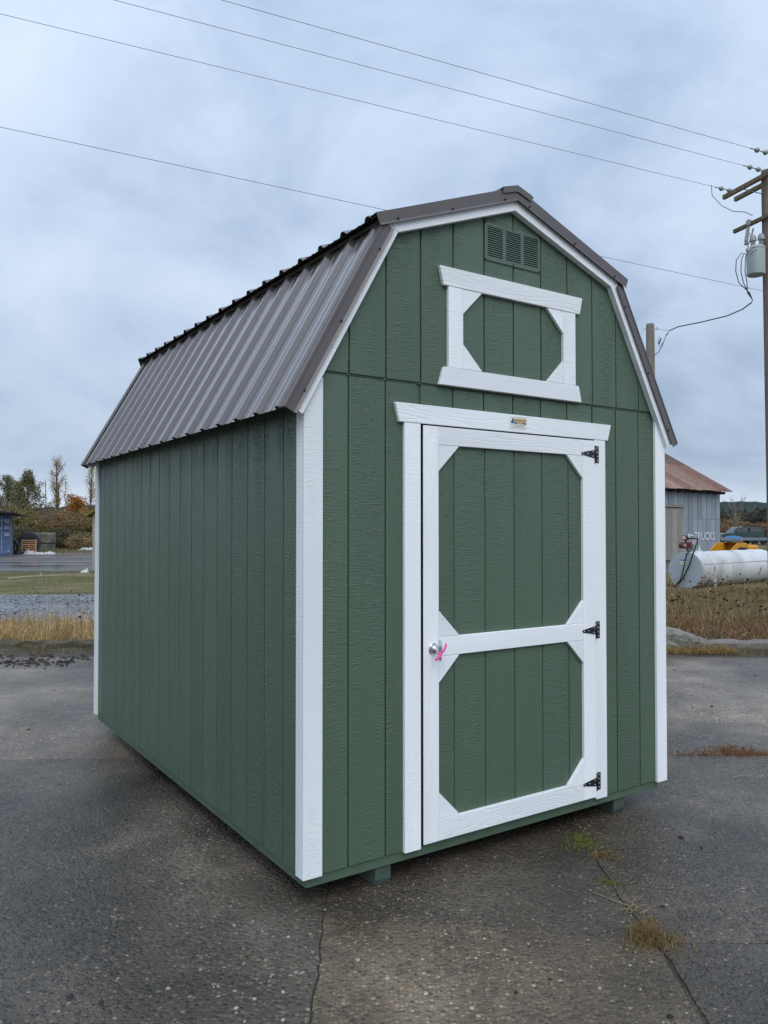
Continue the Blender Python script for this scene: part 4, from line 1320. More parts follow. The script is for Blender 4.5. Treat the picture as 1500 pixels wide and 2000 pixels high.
q = MB(); q.tube([(0, -0.20, 0.30), (-0.06, -0.22, 0.18), (-0.10, -0.16, 0.04)], [0.05, 0.05, 0.03], 8); q.build('nozzle', plain('nozzle_green', (0.03, 0.10, 0.06), 0.5), pump)
q = MB()
q.tube([(0, -0.44, 0.545), (-0.10, -0.47, 0.40), (-0.27, -0.42, 0.06), (-0.33, -0.26, -0.50), (-0.33, 0.02, -1.05), (-0.36, 0.30, -1.40)], 0.030, 8)
q.tube([(-0.10, -0.16, 0.05), (-0.28, -0.12, -0.06), (-0.33, -0.02, -0.60), (-0.33, 0.10, -1.05), (-0.36, 0.34, -1.42)], 0.026, 8)
q.build('hose', M['hose'], pump)

pump.scale = (0.72, 0.72, 0.72)
# yellow steel bucket behind the tank
yel = plain('yellow_paint', (0.52, 0.24, 0.015), 0.45, var=0.12, vscale=4)
B0 = P(1420, 1075, 29.0)
bucket = tag(empty('loader_bucket', (B0.x, 29.0, -0.05), R(28)), 'yellow steel bucket with rounded cheeks behind the white tank', 'bucket')
def cheek(): return [(-0.75, 0.0), (0.55, 0.0), (0.62, 0.9), (0.60, 1.10), (0.52, 1.19), (0.35, 1.21), (-0.02, 1.19), (-0.40, 0.92), (-0.70, 0.4)]
MB().prism([(x, z) for x, z in cheek()], -0.46, -0.42).build('cheek', yel, bucket, 0.01)
MB().prism([(x, z) for x, z in cheek()], 0.42, 0.46).build('cheek', yel, bucket, 0.01)
q = MB()
c_ = cheek()
for a, b in ((5, 4), (4, 3), (3, 2), (2, 1), (1, 0)):
    (xa, za), (xb, zb) = c_[a], c_[b]
    q.add([(xa, -0.42, za), (xa, 0.42, za), (xb, 0.42, zb), (xb, -0.42, zb), (xa - .02, -0.42, za - .02), (xa - .02, 0.42, za - .02), (xb - .02, 0.42, zb + .01), (xb - .02, -0.42, zb + .01)], [(0, 1, 2, 3), (7, 6, 5, 4)])
q.build('shell', yel, bucket)
MB().box(0.62, 1.35, -0.40, 0.36, 0.0, 1.12).build('housing', yel, bucket, 0.09)
MB().box(0.0, 0.5, -0.475, -0.465, 0.6, 1.02).build('opening', plain('bucket_dark', (0.06, 0.035, 0.012), 0.8), bucket)

# ------------------------------------------------------------------ old barn with rusty roof
bP1 = Vector((19.27, 44.7)); bw = Vector((-0.77, -0.638)); bn = Vector((-0.638, 0.77))    # along the wall, into the barn
ang = math.atan2(bw.y, bw.x)
barn = tag(empty('old_barn', (bP1.x, bP1.y, -0.05), ang), 'old grey-blue clad barn with rusty red roof', 'barn')
# local: +x along the wall to the left, +y = rotate(x, 90deg); check which side is inside
inside = 1 if Vector((-bw.y, bw.x)).dot(bn) > 0 else -1
BH = 3.97
BL, BD = 9.4, 10.0
def by(v): return inside * v
M['clad'] = raw_wood('grey_cladding', (0.20, 0.235, 0.27), (0.27, 0.30, 0.33), 0.6, 14, 0.8)
M['grey_wood'] = raw_wood('weathered_door', (0.20, 0.185, 0.165), (0.28, 0.265, 0.24), 0.85, 10, 0.8)
M['rust'] = raw_wood('rusty_roof', (0.15, 0.068, 0.045), (0.23, 0.125, 0.095), 0.75, 3, 0.4)
M['tin'] = raw_wood('mossy_tin', (0.16, 0.12, 0.07), (0.24, 0.13, 0.09), 0.75, 3, 0.4)
M['rust_pale'] = raw_wood('pale_rusty_roof', (0.20, 0.105, 0.08), (0.31, 0.20, 0.165), 0.7, 3, 0.4)
M['eave'] = raw_wood('dark_eave_wood', (0.035, 0.030, 0.026), (0.09, 0.075, 0.06), 0.9)
def bbox(x0, x1, v0, v1, z0, z1, nm, mat, par, bev=0.0):
    ya, yb = sorted((by(v0), by(v1)))
    return MB().box(x0, x1, ya, yb, z0, z1).build(nm, mat, par, bev)
wallp = bbox(0.02, BL, 0.06, 0.14, 0, BH, 'wall', M['eave'], barn)
bbox(0.02, 0.10, 0.14, BD, 0, BH, 'side_wall', M['clad'], barn)
bbox(BL - 0.1, BL, 0.14, BD, 0, BH, 'side_wall', M['clad'], barn)
bbox(0.02, BL, BD - 0.1, BD, 0, BH, 'rear_wall', M['clad'], barn)
bwid = 0.50
nb = int(BL / bwid)
for i in range(nb):
    x0 = i * bwid
    zlo = 0.0
    if 4.05 <= x0 < 7.4: zlo = 2.93
    if zlo < 2.2: bbox(x0 + 0.014, x0 + bwid - 0.014, 0.02 + 0.01 * (i % 2), 0.055, zlo, 2.25, 'cladding_board', M['clad'], wallp)
    bbox(x0 + 0.014, x0 + bwid - 0.014, 0.012 + 0.01 * (i % 2), 0.05, max(zlo, 2.262), BH - 0.25, 'cladding_board', M['clad'], wallp)
bd = bbox(4.12, 7.3, 0.045, 0.075, 0.05, 2.84, 'barn_door', M['eave'], barn)
for i in range(6):
    bbox(4.12 + i * 0.53 + 0.01, 4.12 + (i + 1) * 0.53 - 0.01, 0.0, 0.04, 0.06, 2.83, 'door_board', M['grey_wood'], bd)
bbox(4.02, 7.4, -0.07, 0.04, 2.87, 3.0, 'door_track', M['grey_wood'], barn)
bbox(-0.02, BL, -0.06, 0.05, BH - 0.16, BH - 0.04, 'wall_plate', M['grey_wood'], barn)
for i in range(13):
    bbox(0.15 + i * 0.75, 0.24 + i * 0.75, -0.38, 0.3, BH - 0.30, BH - 0.155, 'rafter_tail', M['eave'], barn)
# gable infill
rise = 3.0
for xg in (0.03, BL - 0.08):
    pts = [(by(0.1), BH), (by(BD), BH), (by(BD / 2), BH + rise)]
    MB().prism(pts, xg, xg + 0.05, 'x').build('gable', M['clad'], barn)
sl = rise / (BD / 2)
rdeck = None
rfm = MB()
def roofpt(v): return BH + 0.16 + sl * (v if v <= BD / 2 else BD - v)
for (va, vb) in ((-0.45, BD / 2), (BD / 2, BD + 0.45)):
    za, zb = roofpt(va), roofpt(vb)
    rfm.add([(-0.42, by(va), za - .04), (BL + .42, by(va), za - .04), (BL + .42, by(vb), zb - .04), (-0.42, by(vb), zb - .04),
             (-0.42, by(va), za), (BL + .42, by(va), za), (BL + .42, by(vb), zb), (-0.42, by(vb), zb)],
            [(0, 1, 2, 3), (7, 6, 5, 4), (0, 4, 5, 1), (1, 5, 6, 2), (2, 6, 7, 3), (3, 7, 4, 0)])
broof = rfm.build('roof', M['eave'], barn)
i = 0; x = -0.45
while x < BL + 0.4:
    w_ = random.choice((0.66, 0.72, 0.62)); 
    va, vb = -0.50 - random.uniform(0, .06), BD / 2 + 0.02
    za, zb = roofpt(va), roofpt(vb)
    q = MB()
    prof = [(0, 0.012), (w_ * .03, 0.045), (w_ * .08, 0.045), (w_ * .12, 0.012), (w_ * .3, 0.012), (w_ * .34, .03), (w_ * .38, .012), (w_ * .62, 0.012), (w_ * .66, .03), (w_ * .70, .012), (w_ * .99, 0.012)]
    V = [(x + a, by(va), za + h) for a, h in prof] + [(x + a, by(vb), zb + h) for a, h in prof] + [(x + a, by(va), za + h - .006) for a, h in prof] + [(x + a, by(vb), zb + h - .006) for a, h in prof]
    n_ = len(prof); F = []
    for k in range(n_ - 1):
        F += [(k, k + 1, n_ + k + 1, n_ + k), (2 * n_ + k, 3 * n_ + k, 3 * n_ + k + 1, 2 * n_ + k + 1), (k, 2 * n_ + k, 2 * n_ + k + 1, k + 1)]
    q.add(V, F); q.build('roof_sheet', (M['tin'], M['rust'], M['rust_pale'], M['rust'], M['rust_pale'])[random.randrange(5)], broof)
    x += w_; i += 1
# painted words and arrow
wp = plain('white_wall_paint', (0.55, 0.57, 0.60), 0.7, var=0.40, vscale=9)
# local frame for lettering: reading direction is -x (towards the right as seen), up is z, out is -by
mt = Matrix(((-1, 0, 0, 0), (0, 0, by(-1.0), 0), (0, 1, 0, 0), (0, 0, 0, 1)))
text_mesh('lettering', 'TRUCKS', 0.62, wp, barn, Matrix.Translation((1.80, by(-0.006), 1.28)) @ mt, extrude=0.002, spacing=0.98, bold=0.014)
q = MB()
q.add([(2.95 + a, by(-0.006), 1.36 + b) for a, b in ((0, -.045), (0.5, -.045), (0.5, .045), (0, .045))], [(0, 1, 2, 3)])
q.add([(3.55 + a, by(-0.008), 1.36 + b) for a, b in ((0.10, 0), (-0.14, .15), (-0.18, .08), (-0.06, 0.0), (-0.18, -.08), (-0.14, -.15))], [(0, 1, 2, 3), (0, 3, 4, 5)])
q.build('painted_arrow', wp, barn)

# ------------------------------------------------------------------ utility poles, transformer, wires
M['pole'] = raw_wood('weathered_pole', (0.10, 0.075, 0.06), (0.19, 0.155, 0.13), 0.9, 26, 0.7)
M['pole2'] = raw_wood('weathered_grey_pole', (0.17, 0.15, 0.12), (0.27, 0.24, 0.20), 0.9, 26, 0.7)
M['arm'] = raw_wood('mossy_crossarm', (0.09, 0.075, 0.045), (0.20, 0.165, 0.08), 0.9, 12, 4)
M['porc'] = plain('grey_porcelain', (0.27, 0.29, 0.29), 0.3)
M['steel'] = plain('galvanised_steel', (0.42, 0.43, 0.44), 0.5, metal=0.6)
M['can'] = plain('transformer_paint', (0.36, 0.41, 0.42), 0.45, var=0.05)
M['wire'] = plain('dark_wire', (0.055, 0.05, 0.055), 0.6)
M['wire_b'] = plain('black_cable', (0.02, 0.02, 0.03), 0.5)
PX, PY = 10.01, 20.0
pole = tag(empty('utility_pole', (PX, PY, -0.05)), 'tall brown wooden utility pole with crossarms at the right edge', 'utility pole')
pole.rotation_euler = (0, -0.009, 0)
q = MB(); q.tube([(0, 0, -0.3), (0, 0, 4), (0, 0, 8), (0, 0, 10.98)], [0.165, 0.158, 0.150, 0.142], 20); q.build('shaft', M['pole'], pole)
wd = Vector((-0.941, -0.338, 0)); ad = Vector((-0.338, 0.941, 0))          # wire and arm directions
for s in (-1, 1):
    q = MB(); q.obox(wd * (0.2 * -s) * -1 + Vector((0, 0, 10.78)), ad * 1.30, wd * 0.045, Vector((0, 0, 0.058))); q.build('crossarm', M['arm'], pole, 0.006)
q = MB()
for s in (-1, 1): q.tube([ad * 0.62 + wd * (0.2) + Vector((0, 0, 10.74)), Vector((0, 0, 10.35)) + wd * 0.15], 0.014, 6)
q.build('brace', M['steel'], pole)
q = MB(); q.obox(wd * 0.18 + ad * 0.35 + Vector((0, 0, 9.72)), ad * 0.62, wd * 0.04, Vector((0, 0, 0.05))); q.build('crossarm', M['arm'], pole, 0.006)
ct = wd * 0.24 + ad * 0.42 + Vector((0, 0, 9.62))
q = MB(); q.lathe([(0.03, 0), (0.07, 0.05), (0.07, 0.16), (0.03, 0.20)], ct + Vector((0.02, 0, 0.02)), 12); q.tube([ct + Vector((0, 0, 0)), ct + Vector((-.06, 0, -.36))], [0.045, 0.05], 8); q.tube([ct + Vector((.14, 0, -.02)), ct + Vector((0.03, 0, -.38))], 0.02, 8)
q.lathe([(0.05, 0), (0.06, 0.04), (0.03, 0.08)], ct + Vector((-.05, 0, -.45)), 10)
q.build('cutout', M['porc'], pole)
q = MB(); q.tube([(-0.16, 0, 8.9), (-0.30, 0, 8.9)], 0.03, 6); q.tube([(-0.16, 0, 8.4), (-0.30, 0, 8.4)], 0.03, 6); q.build('bracket', M['steel'], pole)
# transformer can hung on the pole
tc_ = P(1476.5, 538, 19.86)
tr = tag(empty('transformer', (tc_.x, tc_.y, tc_.z)), 'pale grey transformer can hanging on the tall utility pole', 'transformer')
q = MB(); q.lathe([(0.20, 0.0), (0.218, 0.015), (0.222, 0.03), (0.222, 0.66), (0.232, 0.665), (0.232, 0.70), (0.20, 0.735), (0.05, 0.75)], (0, 0, 0), 32); q.build('can', M['can'], tr)
for dx, dy in ((-0.03, 0.08), (0.13, -0.03)):
    q = MB(); q.lathe([(0.045, 0.70), (0.045, 0.76), (0.06, 0.775), (0.045, 0.79), (0.06, 0.81), (0.045, 0.83), (0.06, 0.85), (0.045, 0.87), (0.055, 0.90), (0.085, 0.91), (0.082, 0.99), (0.06, 1.05), (0.02, 1.08)], (dx, dy, 0), 16); q.build('bushing', M['porc'], tr)
q = MB()
for dx, dz in ((-0.20, 0.62), (-0.15, 0.56), (-0.19, 0.50), (-0.06, 0.60)):
    q.tube([(dx, -0.15, dz), (dx - 0.05, -0.22, dz)], 0.016, 6)
q.lathe([(0.045, 0.60), (0.05, 0.72), (0.03, 0.77)], (-0.20, -0.06, 0), 10)
q.build('terminal', M['steel'], tr)
M['ins'] = M['porc']


def catenary(a, b, sag, n=24):
    a = Vector(a); b = Vector(b)
    return [a + (b - a) * (i / n) - Vector((0, 0, 4 * sag * (i / n) * (1 - i / n))) for i in range(n + 1)]


def insulator_string(a, b, n=2):
    """strain insulator: discs between a and b"""
    a = Vector(a); b = Vector(b); d = (b - a).normalized(); L_ = (b - a).length
    q = MB(); q.tube([a, b], 0.013, 6)
    for k in range(n):
        c = a + d * (L_ * (k + 0.55) / (n + 0.3))
        q.lathe([(0.025, -0.06), (0.058, -0.045), (0.062, 0.0), (0.038, 0.03), (0.025, 0.06)], c, 14, 0, tuple(d))
    return q


def line_wire(label, start, leftpx, d_left, r, ins=True, sag=0.02):
    s = Vector(start); e = P(leftpx[0], leftpx[1], d_left)
    w = tag(empty('power_line', tuple(s)), label, 'power line', 'overhead lines')
    far = s + (e - s) * 2.6
    dirn = (e - s).normalized()
    st = s + dirn * (0.62 if ins else 0.0)
    q = MB(); q.tube([p - s for p in catenary(st, far, sag, 20)], r, 5); q.build('conductor', M['wire'], w)
    if ins: insulator_string(Vector((0, 0, 0)), dirn * 0.62).build('insulator', M['porc'], w)
    return w


base = Vector((PX, PY, 0))
line_wire('topmost thin power line crossing the sky', P(1503, 300, 18.95), (440, 0), 14.2, 0.0048)
line_wire('second thin power line from the top of the sky', P(1489, 333, 19.8), (230, 0), 14.65, 0.0048)
line_wire('third thin power line ending at the crossarm tip', P(1432, 374, 21.0), (0, 25), 15.04, 0.0048)
line_wire('lowest thin power line passing behind the shed roof', P(1493, 569, 19.86), (0, 246), 14.04, 0.0048, ins=False)
# drop from third line to the cutout
q = MB(); q.tube([P(1389, 361, 20.85), P(1391, 382, 20.8), P(1410, 402, 20.6), P(1432, 413, 20.5), P(1455, 414, 20.4), P(1470, 421, 20.35)], 0.009, 6)
tag(q.build('jumper_wire', M['wire_b']), 'thin jumper wire drooping from crossarm down to the cutout', 'wire', 'pole wires')
q = MB(); q.tube([P(1464, 455, 20.3), P(1466, 470, 20.1), P(1462, 478, 19.95), P(1459, 490, 19.8)], 0.008, 6)
tag(q.build('jumper_wire', M['wire_b']), 'short wire from the cutout down to the transformer', 'wire', 'pole wires')
for k, (mx_, lab) in enumerate(((1437, 'outermost'), (1447, 'middle'), (1455, 'innermost'))):
    q = MB(); q.tube([P(1460, 497, 19.62), P((1460 + mx_) / 2, 494 + k, 19.6), P(mx_ + 1, 508, 19.6), P(mx_, 530, 19.6), P(mx_ + 6 - k, 552, 19.6), P(1464 - 2 * k, 572, 19.6), P(1470, 586, 19.6), P(1466, 594, 19.6)], 0.011, 6)
    tag(q.build('service_loop', M['wire_b']), lab + ' of three black cable loops beside the transformer', 'cable', 'transformer cable loops')
SP = P(1270, 633, 24.0)
q = MB(); q.tube([P(1466, 592, 19.6), P(1450, 604, 19.9), P(1420, 617, 20.8), P(1370, 629, 22.2), P(1325, 638, 23.1), P(1309, 645, 23.5)], 0.016, 8)
tag(q.build('service_cable', M['wire_b']), 'thick black service cable sagging to the shorter pole', 'cable')
pole2 = tag(empty('service_pole', (SP.x, SP.y, -0.05)), 'shorter grey wooden pole behind the shed roof', 'utility pole')
q = MB(); q.tube([(0, 0, -0.3), (0, 0, 4), (0, 0, SP.z - 0.02), (0, 0, SP.z + 0.05)], [0.145, 0.135, 0.127, 0.115], 18); q.build('shaft', M['pole2'], pole2)
q = MB(); q.tube([(-0.24, 0, SP.z - 0.10), (0.2, 0, SP.z - 0.10)], 0.013, 6); q.lathe([(0.04, -.01), (0.04, .01)], (0.22, 0, SP.z - 0.08), 12, 0, (0, 1, 0)); q.build('eye_bolt', M['steel'], pole2)
q = MB()
q.tube([P(1309, 645, 23.5), P(1302, 653, 23.5), P(1296, 668, 23.5), P(1289, 678, 23.6), P(1285, 668, 23.6), P(1288, 658, 23.6)], 0.010, 6)
q.tube([P(1308, 645, 23.5), P(1300, 658, 23.55), P(1293, 676, 23.6), P(1286, 688, 23.7), P(1278, 694, 23.85)], 0.010, 6)
q.tube([P(1291, 661, 23.6), P(1287, 672, 23.6)], 0.02, 6)
tag(q.build('cable_splice', M['wire_b']), 'black spliced cable tails hanging beside the shorter pole', 'cable')
q = MB(); q.tube([P(1281, 643, 23.9), P(1309, 646, 23.5)], 0.007, 5)
tag(q.build('guy_wire', M['steel']), 'thin steel wire tying service cable to the shorter pole', 'wire')

# ------------------------------------------------------------------ pickup, trailer and clutter far right
def pickup():
    D = 98.0
    o = P(1444, 1058, D)
    r = tag(empty('pickup_truck', (o.x - 0.0, D, -0.05), R(4)), 'dark green pickup truck with a canopy parked in the far field', 'pickup truck')
    gr_ = plain('truck_green', (0.020, 0.045, 0.045), 0.25, coat=0.5)
    gl = plain('truck_glass', (0.06, 0.075, 0.08), 0.08, spec=0.8)
    ws = plain('truck_windscreen', (0.30, 0.34, 0.36), 0.12, spec=0.8)
    ty = plain('tyre', (0.015, 0.015, 0.015), 0.8)
    cr = plain('truck_chrome', (0.6, 0.6, 0.62), 0.25, metal=0.8)
    # side outline, front to the left (-x)
    low = [(-2.70, 0.55), (-2.72, 1.0), (-2.55, 1.12), (-1.35, 1.20), (2.60, 1.20), (2.68, 0.6), (2.1, 0.45), (-2.3, 0.45)]
    MB().prism(low, -0.95, 0.95).build('body', gr_, r, 0.05)
    MB().prism([(-1.45, 1.18), (-0.72, 1.86), (-0.45, 1.92), (0.72, 1.92), (0.80, 1.18)], -0.86, 0.86).build('cab', gr_, r, 0.06)
    MB().prism([(0.86, 1.18), (0.84, 1.92), (2.35, 1.92), (2.58, 1.60), (2.60, 1.18)], -0.88, 0.88).build('canopy', gr_, r, 0.05)
    MB().prism([(-1.30, 1.24), (-0.76, 1.78), (-0.70, 1.78), (-1.22, 1.24)], -0.80, 0.80).build('windscreen', ws, r)
    MB().box(-1.36, -0.70, -0.895, -0.80, 1.22, 1.26).build('trim', cr, r)
    MB().prism([(-1.12, 1.26), (-0.66, 1.78), (-0.25, 1.80), (-0.25, 1.26)], -0.872, 0.872).build('window', gl, r)
    MB().prism([(-0.18, 1.26), (-0.18, 1.80), (0.66, 1.80), (0.72, 1.26)], -0.872, 0.872).build('window', gl, r)
    MB().prism([(0.98, 1.30), (0.98, 1.80), (2.22, 1.80), (2.40, 1.55), (2.40, 1.30)], -0.892, 0.892).build('window', gl, r)
    MB().box(-2.78, -2.70, -0.85, 0.85, 0.55, 0.75).build('bumper', cr, r, 0.02)
    for y in (-0.7, 0.7): MB().box(-2.76, -2.68, y - 0.17, y + 0.17, 0.86, 1.02).build('headlight', ws, r, 0.02)
    MB().box(-0.98, -0.80, -1.12, -0.95, 1.22, 1.38).build('mirror', gr_, r, 0.02)
    for x in (-1.75, 1.65):
        for s in (-1, 1):
            q = MB(); q.lathe([(0.20, -.11), (0.36, -.12), (0.38, -.08), (0.38, .08), (0.36, .12), (0.2, .11)], (x, s * 0.86, 0.38), 18, 0, (0, 1, 0)); wh = q.build('wheel', ty, r)
            q = MB(); q.lathe([(0.19, -.02), (0.19, .02)], (x, s * 0.96, 0.38), 14, 0, (0, 1, 0)); q.build('hub', cr, wh)
    q = MB(); q.box(-0.1, 0.3, -0.2, 0.2, 1.91, 2.0); q.build('beacon', ws, r, 0.02)


pickup()
D = 84.0
o = P(1455, 1064, D)
trl = tag(empty('flatbed_trailer', (o.x, D, -0.05), R(3)), 'low blue-grey flatbed trailer in front of the green pickup', 'trailer')
tb = plain('trailer_blue', (0.13, 0.17, 0.22), 0.6, var=0.35, vscale=3)
MB().box(-3.2, 3.6, -1.1, 1.1, 0.62, 0.74).build('deck', raw_wood('trailer_deck', (0.20, 0.18, 0.17), (0.30, 0.28, 0.26)), trl)
for s in (-1.1, 1.1): MB().box(-3.2, 3.6, s - 0.05, s + 0.05, 0.45, 0.70).build('side_rail', tb, trl, 0.01)
for x in (0.6, 1.6):
    for s in (-1, 1):
        q = MB(); q.lathe([(0.2, -.1), (0.34, -.11), (0.36, -.07), (0.36, .07), (0.34, .11), (.2, .1)], (x, s * 0.85, 0.36), 16, 0, (0, 1, 0)); q.build('wheel', M['hose'], trl)
MB().tube([(-3.2, 0, 0.5), (-4.4, 0, 0.45)], 0.06, 8).build('drawbar', tb, trl)
MB().box(-4.3, -4.2, -0.06, 0.06, 0, 0.5).build('jack', M['hose'], trl)
for x in (2.9, 3.4): MB().box(x - .08, x + .08, -1.0, -0.85, 0, 0.46).build('stand', M['grey_wood'], trl)


def crumple(name, c, sx, sy, sz, seed, mat, label, cat, n=16, amp=0.35, rz=0.0):
    """a heap of sheet: crumpled dome"""
    r = random.Random(seed); V = []; F = []
    ph = [(r.uniform(2, 7), r.uniform(2, 7), r.uniform(0, 6)) for _ in range(6)]
    for j in range(n + 1):
        for i in range(n + 1):
            u = i / n * 2 - 1; v = j / n * 2 - 1
            k = max(0.0, 1 - max(abs(u), abs(v)) ** 3)
            h = k * (0.55 + amp * sum(math.sin(u * a + v * b + e) for a, b, e in ph) / 3 + r.uniform(-.12, .12))
            V.append((u * sx + r.uniform(-.04, .04) * sx, v * sy + r.uniform(-.04, .04) * sy, max(0.0, h) * sz))
    m = n + 1
    for j in range(n):
        for i in range(n): F.append((j * m + i, j * m + i + 1, (j + 1) * m + i + 1, (j + 1) * m + i))
    V.append((0, 0, -0.01))
    o = pd(name, V[:-1], F, mat)
    o.location = c; o.rotation_euler = (0, 0, rz)
    return tag(o, label, cat)


crumple('blue_tarp', (P(1431, 1050, D).x, D - 0.2, 0.68), 0.8, 0.8, 0.26, 4, plain('tarp_blue', (0.02, 0.15, 0.34), 0.4), 'bright blue tarp heaped on the trailer deck', 'tarp')
rustm = plain('rusty_machine', (0.055, 0.030, 0.024), 0.8, var=0.4, vscale=2)
c0 = P(1470, 1040, 112)
jk = tag(empty('rusty_implement', (c0.x, 112, -0.05)), 'dark rusty farm implement behind the pickup canopy', 'farm machine')
MB().box(-1.2, 1.7, -0.6, 0.6, 0.9, 1.8).build('hopper', rustm, jk, 0.1)
MB().prism([(-1.9, 1.4), (-1.2, 2.2), (1.0, 2.3), (1.7, 1.7), (1.5, 1.3)], -0.5, 0.5).build('hood', rustm, jk, 0.05)
for x in (-0.9, 1.3): MB().lathe([(0.3, -.1), (0.7, -.1), (0.7, .1), (0.3, .1)], (x, -0.6, 0.7), 16, 0, (0, 1, 0)).build('wheel', M['hose'], jk)

# ------------------------------------------------------------------ clutter far left
DC = 51.0
cR = P(24, 1083, DC)
cont = tag(empty('shipping_container', (cR.x - 1.10, DC - 0.5, -0.05), R(28)), 'dark blue steel shipping container with white markings at the left edge', 'container')
blue = plain('container_blue', (0.074, 0.155, 0.317), 0.55, var=0.25, vscale=1.5)
blued = plain('container_frame_blue', (0.061, 0.121, 0.243), 0.55, var=0.25)
q = MB()
q.box(-1.22, 1.22, 0.06, 6.06, 0.12, 2.60)
q.build('body', blue, cont)
for s in (-1, 1):
    for k in range(20):
        x = s * 1.225
        q = MB().box(min(x, x + s * 0.03), max(x, x + s * 0.03), 0.25 + k * 0.29, 0.40 + k * 0.29, 0.2, 2.5); q.build('side_rib', blue, cont)
for x0, x1 in ((-1.24, -1.14), (1.14, 1.24)): MB().box(x0, x1, -0.02, 0.14, 0.0, 2.62).build('corner_post', blued, cont, 0.01)
MB().box(-1.14, 1.14, -0.01, 0.12, 2.48, 2.61).build('top_rail', blued, cont, 0.01)
MB().box(-1.14, 1.14, -0.01, 0.12, 0.02, 0.16).build('bottom_rail', blued, cont, 0.01)
cw = plain('container_white', (0.66, 0.67, 0.68), 0.6)
for x0, x1 in ((-1.13, -0.01), (0.01, 1.13)):
    dr = MB().box(x0, x1, 0.02, 0.05, 0.17, 2.47).build('container_door', blue, cont)
    for z0 in (0.72, 1.17, 1.62, 2.07):
        MB().prism([(z0 - 0.05, 0.0), (z0, 0.0), (z0 + 0.02, 0.0)], x0, x1, 'x') if False else None
        MB().box(x0 + 0.05, x1 - 0.05, -0.008, 0.018, z0 - 0.035, z0 + 0.035).build('rib', blued, dr, 0.008)
    for xr in (x0 + 0.22, x1 - 0.55):
        MB().tube([(xr, -0.035, 0.10), (xr, -0.035, 2.52)], 0.028, 8).build('lock_rod', M['steel'], dr)
mtc = Matrix(((1, 0, 0, 0), (0, 0, -1, 0), (0, 1, 0, 0), (0, 0, 0, 1)))
def ctext(s, size, x, z, al='LEFT'):
    text_mesh('lettering', s, size, cw, cont, Matrix.Translation((x, -0.012, z)) @ mtc, extrude=0.001, bold=0.006, align=al)
ctext('CMU 104101 3', 0.165, 0.20, 2.27)
ctext('2260', 0.13, 0.74, 2.14)
for z in (1.84, 1.74, 1.40, 1.29): ctext('000 0' if z > 1.5 else '00 00', 0.11, 0.74, z)
MB().box(0.93, 1.03, 0.008, 0.0195, 0.24, 0.29).build('plate', cw, cont)
MB().box(0.30, 0.52, 0.008, 0.0195, 1.72, 1.78).build('plate', cw, cont)
# lean-to roof above the container
cy = tag(empty('lean_to_roof', (cR.x - 1.2, DC - 1.2, 2.62), R(10)), 'brown board lean-to roof over the blue container', 'roof')
MB().obox((-1.2, 0.6, 0.17), (2.6, 0, -0.05), (0, 1.6, -0.10), (0, 0, 0.035)).build('roof_board', M['pole'], cy)
MB().obox((0.1, 0.5, 0.05), (1.85, 0, -0.06), (0, 1.5, -0.10), (0, 0, 0.03)).build('roof_board', M['eave'], cy)
MB().box(1.48, 1.56, 0.05, 0.13, -2.67, 0.02).build('post', M['pole'], cy)

# black culvert pipe with a pallet leaning on it
cp = P(55.5, 1070, 54)
cul = tag(empty('culvert_pipe', (cp.x, 54, -0.05), R(22)), 'large black culvert pipe lying beside the blue container', 'pipe')
bp_ = plain('black_plastic', (0.022, 0.026, 0.036), 0.45, var=0.2)
q = MB()
prf = [(0.76, 0.0)]
for k in range(9): prf += [(0.76, 0.08 + k * .22), (0.70, 0.12 + k * .22), (0.70, 0.18 + k * .22), (0.76, .22 + k * .22)]
prf += [(0.62, 2.06), (0.62, 0.0)]
q.lathe(prf, (0, 0, 0.73), 40, 0, (0, 1, 0)); 
q.build('pipe', bp_, cul)
MB().lathe([(0.05, 0.03), (0.71, 0.03), (0.74, 0.05), (0.74, 0.07)], (0, 0, 0.73), 40, 0, (0, 1, 0)).build('end_cap', bp_, cul)
pw = raw_wood('pallet_wood', (0.34, 0.17, 0.085), (0.46, 0.25, 0.13), 0.8, 6, 6)
pl0 = P(55, 1071, 53.2)
pal = tag(empty('wooden_pallet', (pl0.x - 0.02, 53.3, -0.03), R(6)), 'orange-brown wooden pallet leaning on the black culvert pipe', 'pallet')
pal.rotation_euler = (R(-12), 0, R(6))
for k in range(7):
    z = 0.05 + k * 0.145
    MB().box(-0.50, 0.50, -0.02, 0.0, z - 0.042, z + 0.042).build('slat', pw, pal)
for x in (-0.47, 0.0, 0.47): MB().box(x - 0.025, x + 0.025, -0.11, -0.021, 0.0, 0.98 if x else 0.58).build('stringer', pw, pal)
